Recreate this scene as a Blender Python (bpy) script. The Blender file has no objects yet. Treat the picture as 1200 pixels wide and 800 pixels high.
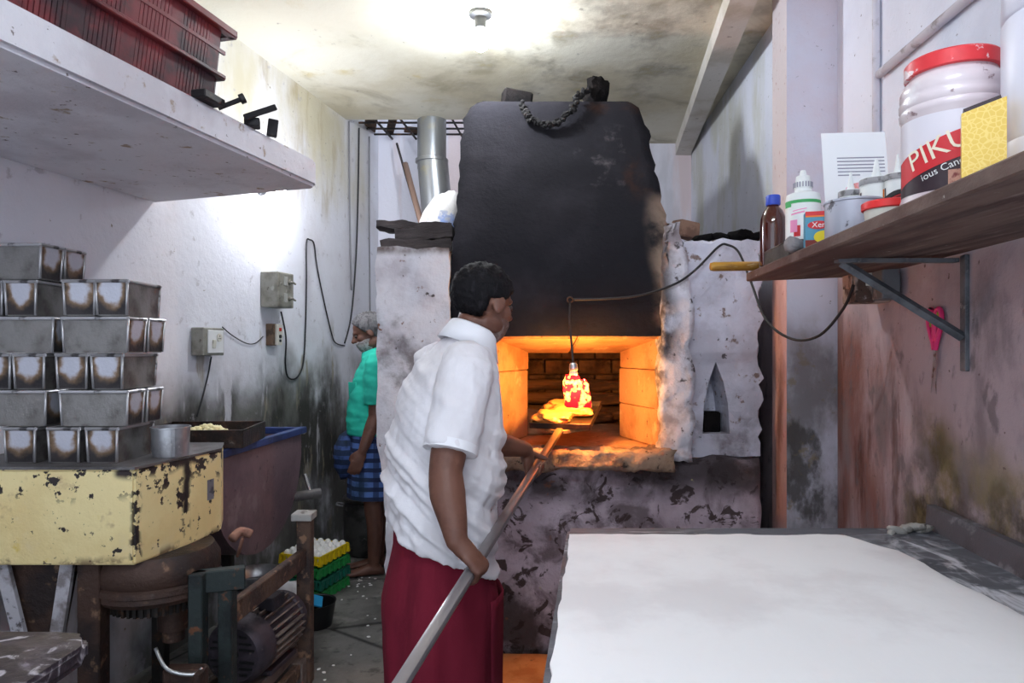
import bpy, bmesh, math, random
from mathutils import Vector, Matrix, Euler, noise
R = math.radians
PI = math.pi
random.seed(7)
scene = bpy.context.scene
COL = scene.collection

# ------------------------------------------------------------------ camera, world, exposure
CAMZ, HY, FPX = 1.40, 408.0, 800.0
cam = bpy.data.cameras.new('camera')
cam.sensor_width = 36.0
cam.lens = 24.0
cam.shift_y = (HY - 400.0) / 1200.0
cam.clip_start = 0.02
camo = bpy.data.objects.new('camera', cam)
camo.location = (0, 0, CAMZ)
camo.rotation_euler = (PI / 2, 0, 0)
COL.objects.link(camo)
scene.camera = camo
scene.view_settings.view_transform = 'Standard'
scene.view_settings.look = 'None'
scene.view_settings.exposure = 0.34
scene.view_settings.gamma = 1.0
scene.view_settings.use_curve_mapping = False

world = bpy.data.worlds.new('daylight')
scene.world = world
world.use_nodes = True
wb = world.node_tree.nodes['Background']
wb.inputs[0].default_value = (0.76, 0.86, 1.0, 1)
wb.inputs[1].default_value = 1.6
CEILING_LAMP = 430.0
WALL_LAMP = 265.0
FILL_TUBE = 200.0
OVEN_LAMP = 520.0


def P(px, py, d):
    """point of the place seen at a pixel of the 1200x800 photo, d metres in front of the camera"""
    return Vector(((px - 600.0) / FPX * d, d, CAMZ - (py - HY) / FPX * d))


# ------------------------------------------------------------------ materials
def lin(c):
    out = []
    for v in c[:3]:
        v /= 255.0
        out.append(v / 12.92 if v <= 0.04045 else ((v + 0.055) / 1.055) ** 2.4)
    return (out[0], out[1], out[2], 1.0)


def M(name, base, layers=(), rough=0.7, metal=0.0, bump=0.0, bscale=30.0, spec=0.4, emit=None, estr=0.0,
      bstretch=(1, 1, 1), trans=0.0, alpha=1.0, coat=0.0, sheen=0.0, rvar=0.0):
    """procedural surface: a base colour, noise layers laid over it, noise relief"""
    m = bpy.data.materials.new(name)
    m.use_nodes = True
    nt = m.node_tree
    N, L = nt.nodes, nt.links
    b = N['Principled BSDF']
    tc = N.new('ShaderNodeTexCoord')
    cur = None
    rgb = N.new('ShaderNodeRGB')
    rgb.outputs[0].default_value = lin(base)
    cur = rgb.outputs[0]

    def math_(op, a, bb, clamp=False):
        n = N.new('ShaderNodeMath')
        n.operation = op
        n.use_clamp = clamp
        for i, v in enumerate((a, bb)):
            if isinstance(v, (int, float)):
                n.inputs[i].default_value = v
            else:
                L.new(v, n.inputs[i])
        return n.outputs[0]

    for ly in layers:
        mp = N.new('ShaderNodeMapping')
        L.new(tc.outputs['Object'], mp.inputs[0])
        mp.inputs['Scale'].default_value = ly.get('st', (1, 1, 1))
        mp.inputs['Location'].default_value = ly.get('off', (0, 0, 0))
        kind = ly.get('w', 'noise')
        if kind == 'noise':
            t = N.new('ShaderNodeTexNoise')
            t.inputs['Scale'].default_value = ly.get('s', 3.0)
            t.inputs['Detail'].default_value = ly.get('det', 6.0)
            t.inputs['Roughness'].default_value = ly.get('ro', 0.6)
            t.inputs['Distortion'].default_value = ly.get('di', 0.0)
            fac = t.outputs[0]
        elif kind == 'voronoi':
            t = N.new('ShaderNodeTexVoronoi')
            t.inputs['Scale'].default_value = ly.get('s', 3.0)
            t.feature = ly.get('feat', 'F1')
            fac = t.outputs['Distance']
        else:
            t = N.new('ShaderNodeTexWave')
            t.inputs['Scale'].default_value = ly.get('s', 3.0)
            t.inputs['Distortion'].default_value = ly.get('di', 2.0)
            t.inputs['Detail'].default_value = 3.0
            t.bands_direction = ly.get('dir', 'X')
            fac = t.outputs[1]
        L.new(mp.outputs[0], t.inputs['Vector'])
        mr = N.new('ShaderNodeMapRange')
        mr.interpolation_type = 'SMOOTHSTEP'
        L.new(fac, mr.inputs[0])
        mr.inputs[1].default_value = ly.get('lo', 0.5)
        mr.inputs[2].default_value = ly.get('hi', 0.6)
        mr.inputs[3].default_value = 0.0
        mr.inputs[4].default_value = ly.get('a', 1.0)
        f = mr.outputs[0]
        if 'box' in ly:                       # a stain that keeps to one region of the surface, with a frayed edge
            wn = N.new('ShaderNodeTexNoise')
            wn.inputs['Scale'].default_value = ly.get('bs', 2.5)
            wn.inputs['Detail'].default_value = 4.0
            L.new(tc.outputs['Object'], wn.inputs['Vector'])
            sub = N.new('ShaderNodeVectorMath')
            sub.operation = 'MULTIPLY_ADD'
            L.new(wn.outputs['Color'], sub.inputs[0])
            am = ly.get('amp', 0.5)
            sub.inputs[1].default_value = (am, am, am)
            sub.inputs[2].default_value = (-am / 2, -am / 2, -am / 2)
            add = N.new('ShaderNodeVectorMath')
            add.operation = 'ADD'
            L.new(tc.outputs['Object'], add.inputs[0])
            L.new(sub.outputs[0], add.inputs[1])
            sp = N.new('ShaderNodeSeparateXYZ')
            L.new(add.outputs[0], sp.inputs[0])
            so = ly.get('soft', 0.12)
            for ax, lim in enumerate(ly['box']):
                if lim is None:
                    continue
                for sgn, v in ((1, lim[0]), (-1, lim[1])):
                    if v is None:
                        continue
                    q = N.new('ShaderNodeMapRange')
                    q.interpolation_type = 'SMOOTHSTEP'
                    L.new(sp.outputs[ax], q.inputs[0])
                    q.inputs[1].default_value = v - so
                    q.inputs[2].default_value = v + so
                    q.inputs[3].default_value = 0.0 if sgn > 0 else 1.0
                    q.inputs[4].default_value = 1.0 if sgn > 0 else 0.0
                    f = math_('MULTIPLY', f, q.outputs[0])
        if 'ball' in ly:                      # a rounded patch with a frayed edge
            cen, rad = ly['ball']
            wn = N.new('ShaderNodeTexNoise')
            wn.inputs['Scale'].default_value = ly.get('bs', 2.5)
            wn.inputs['Detail'].default_value = 4.0
            if ly.get('rnd'):
                oi = N.new('ShaderNodeObjectInfo')
                wn.noise_dimensions = '4D'
                L.new(math_('MULTIPLY', oi.outputs['Random'], 50.0), wn.inputs['W'])
            L.new(tc.outputs['Object'], wn.inputs['Vector'])
            am = ly.get('amp', 0.5)
            sub = N.new('ShaderNodeVectorMath')
            sub.operation = 'MULTIPLY_ADD'
            L.new(wn.outputs['Color'], sub.inputs[0])
            sub.inputs[1].default_value = (am, am, am)
            L.new(tc.outputs['Object'], sub.inputs[2])
            s2 = N.new('ShaderNodeVectorMath')
            s2.operation = 'SUBTRACT'
            L.new(sub.outputs[0], s2.inputs[0])
            s2.inputs[1].default_value = tuple(c_ + am / 2 for c_ in cen)
            s3 = N.new('ShaderNodeVectorMath')
            s3.operation = 'DIVIDE'
            L.new(s2.outputs[0], s3.inputs[0])
            s3.inputs[1].default_value = rad
            s4 = N.new('ShaderNodeVectorMath')
            s4.operation = 'LENGTH'
            L.new(s3.outputs[0], s4.inputs[0])
            q = N.new('ShaderNodeMapRange')
            q.interpolation_type = 'SMOOTHSTEP'
            L.new(s4.outputs['Value'], q.inputs[0])
            so = ly.get('soft', 0.15)
            q.inputs[1].default_value = 1 - so
            q.inputs[2].default_value = 1 + so
            q.inputs[3].default_value = 1.0
            q.inputs[4].default_value = 0.0
            f = math_('MULTIPLY', f, q.outputs[0])
        mx = N.new('ShaderNodeMix')
        mx.data_type = 'RGBA'
        L.new(f, mx.inputs[0])
        L.new(cur, mx.inputs[6])
        mx.inputs[7].default_value = lin(ly['c'])
        cur = mx.outputs[2]
    L.new(cur, b.inputs['Base Color'])
    b.inputs['Roughness'].default_value = rough
    b.inputs['Metallic'].default_value = metal
    b.inputs['Specular IOR Level'].default_value = spec
    if coat:
        b.inputs['Coat Weight'].default_value = coat
        b.inputs['Coat Roughness'].default_value = 0.1
    if sheen:
        b.inputs['Sheen Weight'].default_value = sheen
    if trans:
        b.inputs['Transmission Weight'].default_value = trans
    if alpha < 1:
        b.inputs['Alpha'].default_value = alpha
    if rvar:
        tn = N.new('ShaderNodeTexNoise')
        tn.inputs['Scale'].default_value = 9.0
        tn.inputs['Detail'].default_value = 5.0
        L.new(tc.outputs['Object'], tn.inputs['Vector'])
        q = N.new('ShaderNodeMapRange')
        L.new(tn.outputs[0], q.inputs[0])
        q.inputs[1].default_value = 0.3
        q.inputs[2].default_value = 0.7
        q.inputs[3].default_value = max(0.05, rough - rvar)
        q.inputs[4].default_value = min(1.0, rough + rvar)
        L.new(q.outputs[0], b.inputs['Roughness'])
    if emit:
        b.inputs['Emission Color'].default_value = lin(emit)
        b.inputs['Emission Strength'].default_value = estr
    if bump:
        mp = N.new('ShaderNodeMapping')
        L.new(tc.outputs['Object'], mp.inputs[0])
        mp.inputs['Scale'].default_value = bstretch
        t = N.new('ShaderNodeTexNoise')
        t.inputs['Scale'].default_value = bscale
        t.inputs['Detail'].default_value = 6.0
        t.inputs['Roughness'].default_value = 0.65
        L.new(mp.outputs[0], t.inputs['Vector'])
        bn = N.new('ShaderNodeBump')
        bn.inputs['Strength'].default_value = min(1.0, bump)
        bn.inputs['Distance'].default_value = 0.01 * max(1.0, bump)
        L.new(t.outputs[0], bn.inputs['Height'])
        L.new(bn.outputs[0], b.inputs['Normal'])
    return m


# ------------------------------------------------------------------ mesh helpers
def new_obj(name, me, mat=None, parent=None):
    o = bpy.data.objects.new(name, me)
    COL.objects.link(o)
    if mat is not None and me is not None:
        me.materials.append(mat)
    if parent is not None:
        o.parent = parent
    return o


def obj(name, bm, mat, parent=None, smooth=False, angle=None):
    bmesh.ops.recalc_face_normals(bm, faces=bm.faces)
    me = bpy.data.meshes.new(name)
    bm.to_mesh(me)
    bm.free()
    if smooth:
        for p in me.polygons:
            p.use_smooth = True
        if angle:
            me.set_sharp_from_angle(angle=R(angle))
    return new_obj(name, me, mat, parent)


def tag(o, label, cat=None, group=None, kind=None):
    o['label'] = label
    if cat:
        o['category'] = cat
    if group:
        o['group'] = group
    if kind:
        o['kind'] = kind
    return o


def thing(name, label, cat, loc=(0, 0, 0), rotz=0.0, group=None):
    o = bpy.data.objects.new(name, None)
    o.empty_display_size = 0.05
    COL.objects.link(o)
    o.location = loc
    o.rotation_euler = (0, 0, rotz)
    return tag(o, label, cat, group)


def copy_tree(o, parent=None):
    c = o.copy()
    COL.objects.link(c)
    c.parent = parent
    for ch in list(o.children):
        copy_tree(ch, c)
    return c


def bm_new():
    return bmesh.new()


def box(bm, c, s, rot=None, bev=0.0, seg=1, taper=None):
    """box with centre c, full size s, Euler rot, edges rounded by bev; taper scales the bottom in x and y"""
    t = bmesh.new()
    bmesh.ops.create_cube(t, size=1.0)
    for v in t.verts:
        v.co = Vector((v.co.x * s[0], v.co.y * s[1], v.co.z * s[2]))
        if taper and v.co.z < 0:
            v.co.x *= taper[0]
            v.co.y *= taper[1]
    if bev > 0:
        bmesh.ops.bevel(t, geom=list(t.edges), offset=bev, segments=seg, affect='EDGES', profile=0.5)
    mat = Matrix.Translation(Vector(c))
    if rot is not None:
        mat = mat @ (rot if isinstance(rot, Matrix) else Euler(rot).to_matrix().to_4x4())
    bmesh.ops.transform(t, matrix=mat, verts=t.verts)
    join(bm, t)
    return bm


def join(bm, t):
    m = {}
    for v in t.verts:
        m[v] = bm.verts.new(v.co)
    for f in t.faces:
        try:
            bm.faces.new([m[v] for v in f.verts])
        except ValueError:
            pass
    t.free()


def prism(bm, pts, z0, z1):
    lo = [bm.verts.new((p[0], p[1], z0)) for p in pts]
    hi = [bm.verts.new((p[0], p[1], z1)) for p in pts]
    n = len(pts)
    for i in range(n):
        bm.faces.new((lo[i], lo[(i + 1) % n], hi[(i + 1) % n], hi[i]))
    bm.faces.new(lo[::-1])
    bm.faces.new(hi)
    return bm


def hexa(bm, a, b):
    """solid between two quads a and b (four points each)"""
    va = [bm.verts.new(p) for p in a]
    vb = [bm.verts.new(p) for p in b]
    for i in range(4):
        bm.faces.new((va[i], va[(i + 1) % 4], vb[(i + 1) % 4], vb[i]))
    bm.faces.new(va[::-1])
    bm.faces.new(vb)
    return bm


def loft(bm, rings, cap=True):
    vr = [[bm.verts.new(p) for p in r] for r in rings]
    n = len(rings[0])
    for a, b in zip(vr[:-1], vr[1:]):
        for i in range(n):
            bm.faces.new((a[i], a[(i + 1) % n], b[(i + 1) % n], b[i]))
    if cap:
        bm.faces.new(vr[0][::-1])
        bm.faces.new(vr[-1])
    return bm


def lathe(bm, prof, n=24, c=(0, 0, 0), axis=None):
    """prof: (radius, z) pairs, closed top and bottom when the radius ends above 0"""
    mat = Matrix.Translation(Vector(c))
    if axis is not None:
        mat = mat @ Vector((0, 0, 1)).rotation_difference(Vector(axis)).to_matrix().to_4x4()
    rings = []
    for r, z in prof:
        r = max(r, 1e-5)
        rings.append([mat @ Vector((r * math.cos(2 * PI * i / n), r * math.sin(2 * PI * i / n), z)) for i in range(n)])
    return loft(bm, rings)


def smooth_path(pts, k=6):
    pts = [Vector(p) for p in pts]
    out = []
    for i in range(len(pts) - 1):
        p0 = pts[max(i - 1, 0)]
        p1, p2 = pts[i], pts[i + 1]
        p3 = pts[min(i + 2, len(pts) - 1)]
        for j in range(k):
            t = j / k
            out.append(0.5 * ((2 * p1) + (p2 - p0) * t + (2 * p0 - 5 * p1 + 4 * p2 - p3) * t * t + (3 * p1 - p0 - 3 * p2 + p3) * t ** 3))
    out.append(pts[-1])
    return out


def tube(bm, pts, r, n=8, k=0, dome=False):
    """round bar along points; r one radius or one for each point"""
    pts = [Vector(p) for p in pts]
    rs = list(r) if isinstance(r, (list, tuple)) else [r] * len(pts)
    if k:
        q = smooth_path(pts, k)
        rr = []
        for i in range(len(q)):
            u = i / k
            a = min(int(u), len(rs) - 1)
            b = min(a + 1, len(rs) - 1)
            rr.append(rs[a] + (rs[b] - rs[a]) * (u - int(u)))
        pts, rs = q, rr
    tang = []
    for i in range(len(pts)):
        a = pts[max(i - 1, 0)]
        b = pts[min(i + 1, len(pts) - 1)]
        tang.append((b - a).normalized())
    up = Vector((0, 0, 1)) if abs(tang[0].z) < 0.9 else Vector((1, 0, 0))
    u = tang[0].cross(up).normalized()
    rings = []
    frames = []
    for i, t in enumerate(tang):
        u = (u - t * u.dot(t)).normalized()
        w = t.cross(u)
        frames.append((u.copy(), w, t))
    def ring(p, u, w, rad):
        return [p + (u * math.cos(2 * PI * j / n) + w * math.sin(2 * PI * j / n)) * rad for j in range(n)]
    if dome:
        u0, w0, t0 = frames[0]
        for a in (80, 50, 25):
            rings.append(ring(pts[0] - t0 * rs[0] * math.sin(R(a)), u0, w0, rs[0] * math.cos(R(a))))
    for p, (uu, ww, t), rad in zip(pts, frames, rs):
        rings.append(ring(p, uu, ww, rad))
    if dome:
        u0, w0, t0 = frames[-1]
        for a in (25, 50, 80):
            rings.append(ring(pts[-1] + t0 * rs[-1] * math.sin(R(a)), u0, w0, rs[-1] * math.cos(R(a))))
    return loft(bm, rings)


def ellipsoid(bm, c, r, rot=None, u=16, v=10):
    t = bmesh.new()
    bmesh.ops.create_uvsphere(t, u_segments=u, v_segments=v, radius=1.0)
    mat = Matrix.Translation(Vector(c))
    if rot is not None:
        mat = mat @ (rot.to_4x4() if isinstance(rot, Matrix) else Euler(rot).to_matrix().to_4x4())
    mat = mat @ Matrix.Diagonal(Vector((r[0], r[1], r[2], 1)))
    bmesh.ops.transform(t, matrix=mat, verts=t.verts)
    join(bm, t)
    return bm


def fbm(p, s, o=3):
    return noise.fractal(Vector(p) * s, 0.8, 2.0, o)


def grid_box(x, y, z, step=0.04):
    """box surface cut into cells of about step, one shared vertex per lattice point"""
    bm = bmesh.new()
    n = [max(1, int(round((b - a) / step))) for a, b in (x, y, z)]
    vs = {}

    def V(i, j, k):
        key = (i, j, k)
        if key not in vs:
            vs[key] = bm.verts.new((x[0] + (x[1] - x[0]) * i / n[0], y[0] + (y[1] - y[0]) * j / n[1], z[0] + (z[1] - z[0]) * k / n[2]))
        return vs[key]
    for k in (0, n[2]):
        for i in range(n[0]):
            for j in range(n[1]):
                bm.faces.new((V(i, j, k), V(i + 1, j, k), V(i + 1, j + 1, k), V(i, j + 1, k)))
    for j in (0, n[1]):
        for i in range(n[0]):
            for k in range(n[2]):
                bm.faces.new((V(i, j, k), V(i + 1, j, k), V(i + 1, j, k + 1), V(i, j, k + 1)))
    for i in (0, n[0]):
        for j in range(n[1]):
            for k in range(n[2]):
                bm.faces.new((V(i, j, k), V(i, j + 1, k), V(i, j + 1, k + 1), V(i, j, k + 1)))
    return bm


def roughen(bm, amp=0.01, s=8.0, o=3, seed=0.0):
    sh = Vector((seed * 13.1, seed * 7.7, seed * 3.3))
    for v in bm.verts:
        p = v.co + sh
        v.co = v.co + Vector((fbm(p, s, o), fbm(p + Vector((31, 0, 0)), s, o), fbm(p + Vector((0, 57, 0)), s, o))) * amp
    return bm


def rock(c, r, seed=1.0, rot=(0, 0, 0), amp=0.25, sub=3, boxy=0.0):
    t = bmesh.new()
    bmesh.ops.create_icosphere(t, subdivisions=sub, radius=1.0)
    mt = Matrix.Translation(Vector(c)) @ Euler(rot).to_matrix().to_4x4()
    for v in t.verts:
        p = v.co.copy()
        if boxy:
            m = max(abs(p.x), abs(p.y), abs(p.z))
            p = p.lerp(p / m, boxy)
        p *= 1 + amp * fbm(v.co + Vector((seed * 5, 0, 0)), 1.6, 3)
        v.co = mt @ Vector((p.x * r[0], p.y * r[1], p.z * r[2]))
    return t


def evaluated(o):
    """mesh of o with its modifiers worked in; o itself is removed"""
    dg = bpy.context.evaluated_depsgraph_get()
    dg.update()
    me = bpy.data.meshes.new_from_object(o.evaluated_get(dg))
    old = o.data
    bpy.data.objects.remove(o)
    bpy.data.meshes.remove(old)
    return me


def fused(name, bm, mat, parent, voxel=0.008, it=4, fn=None):
    """overlapping closed shapes grown into one continuous skin, then shaped by fn(co, normal)"""
    bmesh.ops.recalc_face_normals(bm, faces=bm.faces)
    me = bpy.data.meshes.new(name)
    bm.to_mesh(me)
    bm.free()
    t = bpy.data.objects.new(name + '_tmp', me)
    COL.objects.link(t)
    md = t.modifiers.new('r', 'REMESH')
    md.mode = 'VOXEL'
    md.voxel_size = voxel
    if it:
        sm = t.modifiers.new('s', 'SMOOTH')
        sm.factor = 0.5
        sm.iterations = it
    me = evaluated(t)
    me.name = name
    if fn:
        nn = [v.normal.copy() for v in me.vertices]
        for v, nrm in zip(me.vertices, nn):
            v.co = fn(v.co.copy(), nrm)
    for p in me.polygons:
        p.use_smooth = True
    me.materials.clear()
    return new_obj(name, me, mat, parent)


def cut(name, bm, cutter, mat, parent=None, smooth=False):
    """bm with the solid cutter taken out of it"""
    obs = []
    for b in (bm, cutter):
        bmesh.ops.recalc_face_normals(b, faces=b.faces)
        me = bpy.data.meshes.new(name)
        b.to_mesh(me)
        b.free()
        t = bpy.data.objects.new('tmp', me)
        COL.objects.link(t)
        obs.append(t)
    md = obs[0].modifiers.new('b', 'BOOLEAN')
    md.operation = 'DIFFERENCE'
    md.object = obs[1]
    md.solver = 'EXACT'
    me = evaluated(obs[0])
    bpy.data.objects.remove(obs[1])
    me.materials.clear()
    me.name = name
    for p in me.polygons:
        p.use_smooth = smooth
    return new_obj(name, me, mat, parent)


def text_bm(s, size, extrude=0.0, wrap=None, shear=0.0, turn=0.0):
    """lettering as mesh in the xz plane, reading along +x, facing -y; wrap = radius of a cylinder it is laid round"""
    cu = bpy.data.curves.new('t', 'FONT')
    cu.body = s
    cu.size = size
    cu.align_x = 'CENTER'
    cu.align_y = 'CENTER'
    cu.extrude = extrude
    cu.shear = shear
    cu.resolution_u = 3
    t = bpy.data.objects.new('t', cu)
    COL.objects.link(t)
    dg = bpy.context.evaluated_depsgraph_get()
    dg.update()
    me = bpy.data.meshes.new_from_object(t.evaluated_get(dg))
    bpy.data.objects.remove(t)
    bm = bmesh.new()
    bm.from_mesh(me)
    bpy.data.meshes.remove(me)
    if wrap:
        bmesh.ops.triangulate(bm, faces=bm.faces)
        for _ in range(4):
            lim = wrap * .07
            bmesh.ops.subdivide_edges(bm, edges=[e for e in bm.edges if e.calc_length() > lim], cuts=1)
            bmesh.ops.triangulate(bm, faces=bm.faces)
    for v in bm.verts:
        x, y, z = v.co
        x, y = x * math.cos(turn) - y * math.sin(turn), x * math.sin(turn) + y * math.cos(turn)
        if wrap:
            a = x / wrap
            rr = wrap + z
            v.co = Vector((rr * math.sin(a), -rr * math.cos(a), y))
        else:
            v.co = Vector((x, -z, y))
    return bm

# ------------------------------------------------------------------ the room
def WL(d):            # x of the left wall's face, d metres from the camera
    return -2.222 + 0.208 * d


def WR(d):            # x of the right wall's face
    return 1.075 + 0.1125 * d


CEIL = 3.05
BACK = 5.5
NEAR = -1.6
PIERD = 2.95          # front of the right-hand pillar

m_wall_left = M('whitewash_left', (224, 224, 232), [
    dict(c=(205, 200, 205), s=2.0, lo=.45, hi=.7, a=.6),
    dict(c=(196, 186, 150), s=1.7, lo=.30, hi=.55, a=.8, st=(1, 1, .35), box=(None, (2.2, 5.2), (2.45, 3.2)), soft=.25),
    dict(c=(150, 128, 70), s=5.0, lo=.50, hi=.66, a=.6, st=(1, 1, .25), box=(None, (2.9, 4.9), (2.3, 3.1)), soft=.2),
    dict(c=(96, 94, 88), s=2.6, lo=.30, hi=.52, a=.97, st=(1, 1, .55), box=(None, (2.9, 5.6), (-.2, 1.24)), soft=.2, amp=.7),
    dict(c=(50, 48, 44), s=3.6, lo=.42, hi=.60, a=.9, st=(1, 1, .5), box=(None, (3.0, 5.0), (.4, 1.22)), soft=.2, amp=.6),
    dict(c=(148, 138, 118), s=9.0, lo=.56, hi=.66, a=.8, st=(1, 1, .3), box=(None, (2.6, 5.0), (.2, 1.5)), soft=.2),
    dict(c=(235, 232, 238), s=7.0, lo=.58, hi=.64, a=.6, st=(1, 1, .2), box=(None, (2.9, 4.6), (.6, 1.3)), soft=.2),
    dict(c=(120, 105, 80), s=28.0, lo=.68, hi=.72, a=.7),
    dict(c=(165, 160, 165), s=16.0, lo=.62, hi=.70, a=.5),
], rough=.85, bump=.35, bscale=22)
m_wall_right = M('whitewash_right', (224, 226, 238), [
    dict(c=(204, 206, 220), s=2.0, lo=.4, hi=.7, a=.7),
    dict(c=(174, 156, 161), s=1.5, lo=.15, hi=.4, a=.95, box=(None, None, (None, 1.72)), soft=.1, amp=.2),
    dict(c=(152, 142, 148), s=3.0, lo=.45, hi=.65, a=.8, st=(1, 1, .4), box=(None, None, (None, 1.72)), soft=.1),
    dict(c=(120, 72, 58), s=3.2, lo=.36, hi=.60, a=.85, st=(1, 1, .3), box=(None, (2.28, 3.4), (.3, 1.45)), soft=.12, amp=.5),
    dict(c=(84, 46, 36), s=9.0, lo=.52, hi=.66, a=.8, st=(1, 1, .25), box=(None, (2.3, 3.4), (.3, 1.35)), soft=.15, amp=.4),
    dict(c=(112, 100, 46), s=4.0, lo=.36, hi=.56, a=.9, box=(None, (None, 2.3), (None, 1.10)), soft=.1, amp=.5),
    dict(c=(58, 50, 36), s=6.0, lo=.42, hi=.58, a=.9, box=(None, (None, 2.3), (None, 1.04)), soft=.1, amp=.4),
    dict(c=(120, 110, 114), s=5.0, lo=.48, hi=.66, a=.75, st=(1, 1, .5), box=(None, None, (None, 1.6)), soft=.15),
    dict(c=(104, 96, 100), s=14.0, lo=.55, hi=.67, a=.7, st=(1, 1, .6), box=(None, None, (None, 1.5)), soft=.1),
    dict(c=(186, 184, 160), s=2.0, lo=.48, hi=.66, a=.6, st=(1, 1, .4), box=(None, (3.1, None), (1.9, None)), soft=.2),
    dict(c=(90, 70, 66), s=40.0, lo=.66, hi=.72, a=.8),
], rough=.85, bump=.45, bscale=26)
m_wall_back = M('whitewash_back', (222, 220, 230), [
    dict(c=(216, 196, 196), s=1.6, lo=.45, hi=.6, a=.8, st=(2, 1, .3)),
    dict(c=(190, 188, 196), s=5.0, lo=.5, hi=.7, a=.6, st=(1, 1, .3)),
], rough=.85, bump=.3)
m_ceiling = M('limewashed_ceiling', (222, 217, 200), [
    dict(c=(198, 188, 160), s=1.1, lo=.42, hi=.68, a=.9),
    dict(c=(158, 148, 122), s=1.9, lo=.52, hi=.72, a=.75, di=.8),
    dict(c=(120, 112, 98), s=3.0, lo=.46, hi=.70, a=.7, box=((-.3, None), (None, 4.6), None), soft=.4, amp=.8),
    dict(c=(196, 176, 110), s=3.0, lo=.6, hi=.75, a=.6),
    dict(c=(96, 88, 74), s=14.0, lo=.66, hi=.74, a=.5),
], rough=.9, bump=.4, bscale=12)
m_floor = M('worn_concrete_floor', (122, 120, 116), [
    dict(c=(92, 90, 86), s=2.2, lo=.42, hi=.62, a=.9),
    dict(c=(150, 147, 140), s=5.0, lo=.56, hi=.7, a=.7),
    dict(c=(60, 58, 55), s=14.0, lo=.56, hi=.68, a=.7),
    dict(c=(30, 28, 26), w='voronoi', feat='DISTANCE_TO_EDGE', s=1.1, lo=.012, hi=.0, a=.9),
], rough=.6, bump=.5, bscale=18, rvar=.2)
m_beam = M('painted_beam', (214, 208, 200), [dict(c=(184, 174, 158), s=3.0, lo=.45, hi=.65, a=.8), dict(c=(120, 110, 96), s=18.0, lo=.64, hi=.72, a=.6)], rough=.85, bump=.3)
m_pillar = M('pillar_whitewash', (214, 214, 228), [
    dict(c=(214, 196, 202), s=1.2, lo=.3, hi=.5, a=.6, box=(None, None, (1.7, None)), soft=.2),
    dict(c=(128, 124, 126), s=3.6, lo=.34, hi=.58, a=.9, st=(1, 1, .6), box=(None, None, (None, 1.42)), soft=.15, amp=.5),
    dict(c=(74, 70, 66), s=7.0, lo=.5, hi=.64, a=.85, st=(1, 1, .6), box=(None, None, (None, 1.25)), soft=.2, amp=.5),
    dict(c=(140, 124, 92), s=11.0, lo=.58, hi=.68, a=.7, box=(None, None, (None, 1.35)), soft=.2),
    dict(c=(120, 110, 110), s=30.0, lo=.66, hi=.72, a=.8),
], rough=.85, bump=.5, bscale=26)
m_pillar_pink = M('pillar_pink_side', (200, 192, 196), [
    dict(c=(196, 158, 154), s=1.2, lo=.1, hi=.3, a=1.0, box=(None, None, (None, 1.78)), soft=.08, amp=.15),
    dict(c=(104, 68, 58), s=3.0, lo=.36, hi=.56, a=.85, st=(1, 1, .3), box=(None, (None, 3.12), (None, 1.35)), soft=.06, amp=.25),
    dict(c=(222, 190, 186), s=4.0, lo=.55, hi=.7, a=.6, st=(1, 1, .4)),
    dict(c=(150, 100, 90), s=24.0, lo=.6, hi=.7, a=.6),
], rough=.85, bump=.5, bscale=26)

b = bm_new()
prism(b, [(-3.4, NEAR), (3.2, NEAR), (3.2, BACK + .3), (-3.4, BACK + .3)], -.12, 0)
tag(obj('floor', b, m_floor), 'dark worn concrete floor littered with crumbs', kind='structure')

b = bm_new()
prism(b, [(WL(NEAR), NEAR), (WL(BACK), BACK), (WL(BACK) - .18, BACK), (WL(NEAR) - .18, NEAR)], 0, 3.95)
wall_left = tag(obj('wall_left', b, m_wall_left), 'whitewashed left wall with black mould stains', kind='structure')

b = bm_new()
prism(b, [(WR(NEAR), NEAR), (WR(PIERD), PIERD), (WR(PIERD) + .02, 3.18), (1.30, 3.18), (1.444, BACK), (1.75, BACK), (1.75, NEAR)], 0, CEIL)
wall_right = tag(obj('wall_right', b, m_wall_right), 'pinkish whitewashed right wall with brown stains', kind='structure')

b = bm_new()
prism(b, [(WL(BACK) - .18, BACK), (1.75, BACK), (1.75, BACK + .18), (WL(BACK) - .18, BACK + .18)], 0, 3.95)
tag(obj('wall_back', b, m_wall_back), 'pale back wall behind the oven', kind='structure')

b = bm_new()                                   # ceiling slab, left open over the flue
prism(b, [(WL(NEAR) - .1, NEAR), (1.75, NEAR), (1.75, 4.93), (WL(4.93) - .1, 4.93)], CEIL, CEIL + .14)
prism(b, [(-.12, 4.93), (1.75, 4.93), (1.75, BACK + .1), (-.12, BACK + .1)], CEIL, CEIL + .14)
tag(obj('ceiling', b, m_ceiling), 'stained cream concrete ceiling', kind='structure')

b = bm_new()                                   # ceiling beam along the right side
prism(b, [(1.0 + .14 * (NEAR - 3.235), NEAR), (1.0 + .14 * (BACK - 3.235), BACK), (1.12 + .14 * (BACK - 3.235), BACK), (1.13 + .14 * (NEAR - 3.235), NEAR)], 2.955, CEIL)
tag(obj('trim_1', b, m_beam), 'long cream concrete beam under the ceiling', kind='structure')

b = bm_new()                                   # pillar at the right wall
x0, x1 = 1.187, WR(PIERD) + .02
prism(b, [(x0, PIERD), (x1, PIERD), (x1 + .03, 3.18), (x0 + .026, 3.18)], 0, CEIL)
pil = obj('trim_2', b, m_pillar)
pil.data.materials.append(m_pillar_pink)
for f in pil.data.polygons:
    if f.normal.x < -.7:
        f.material_index = 1
tag(pil, 'square wall pillar with a pink inner side', kind='structure')

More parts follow.
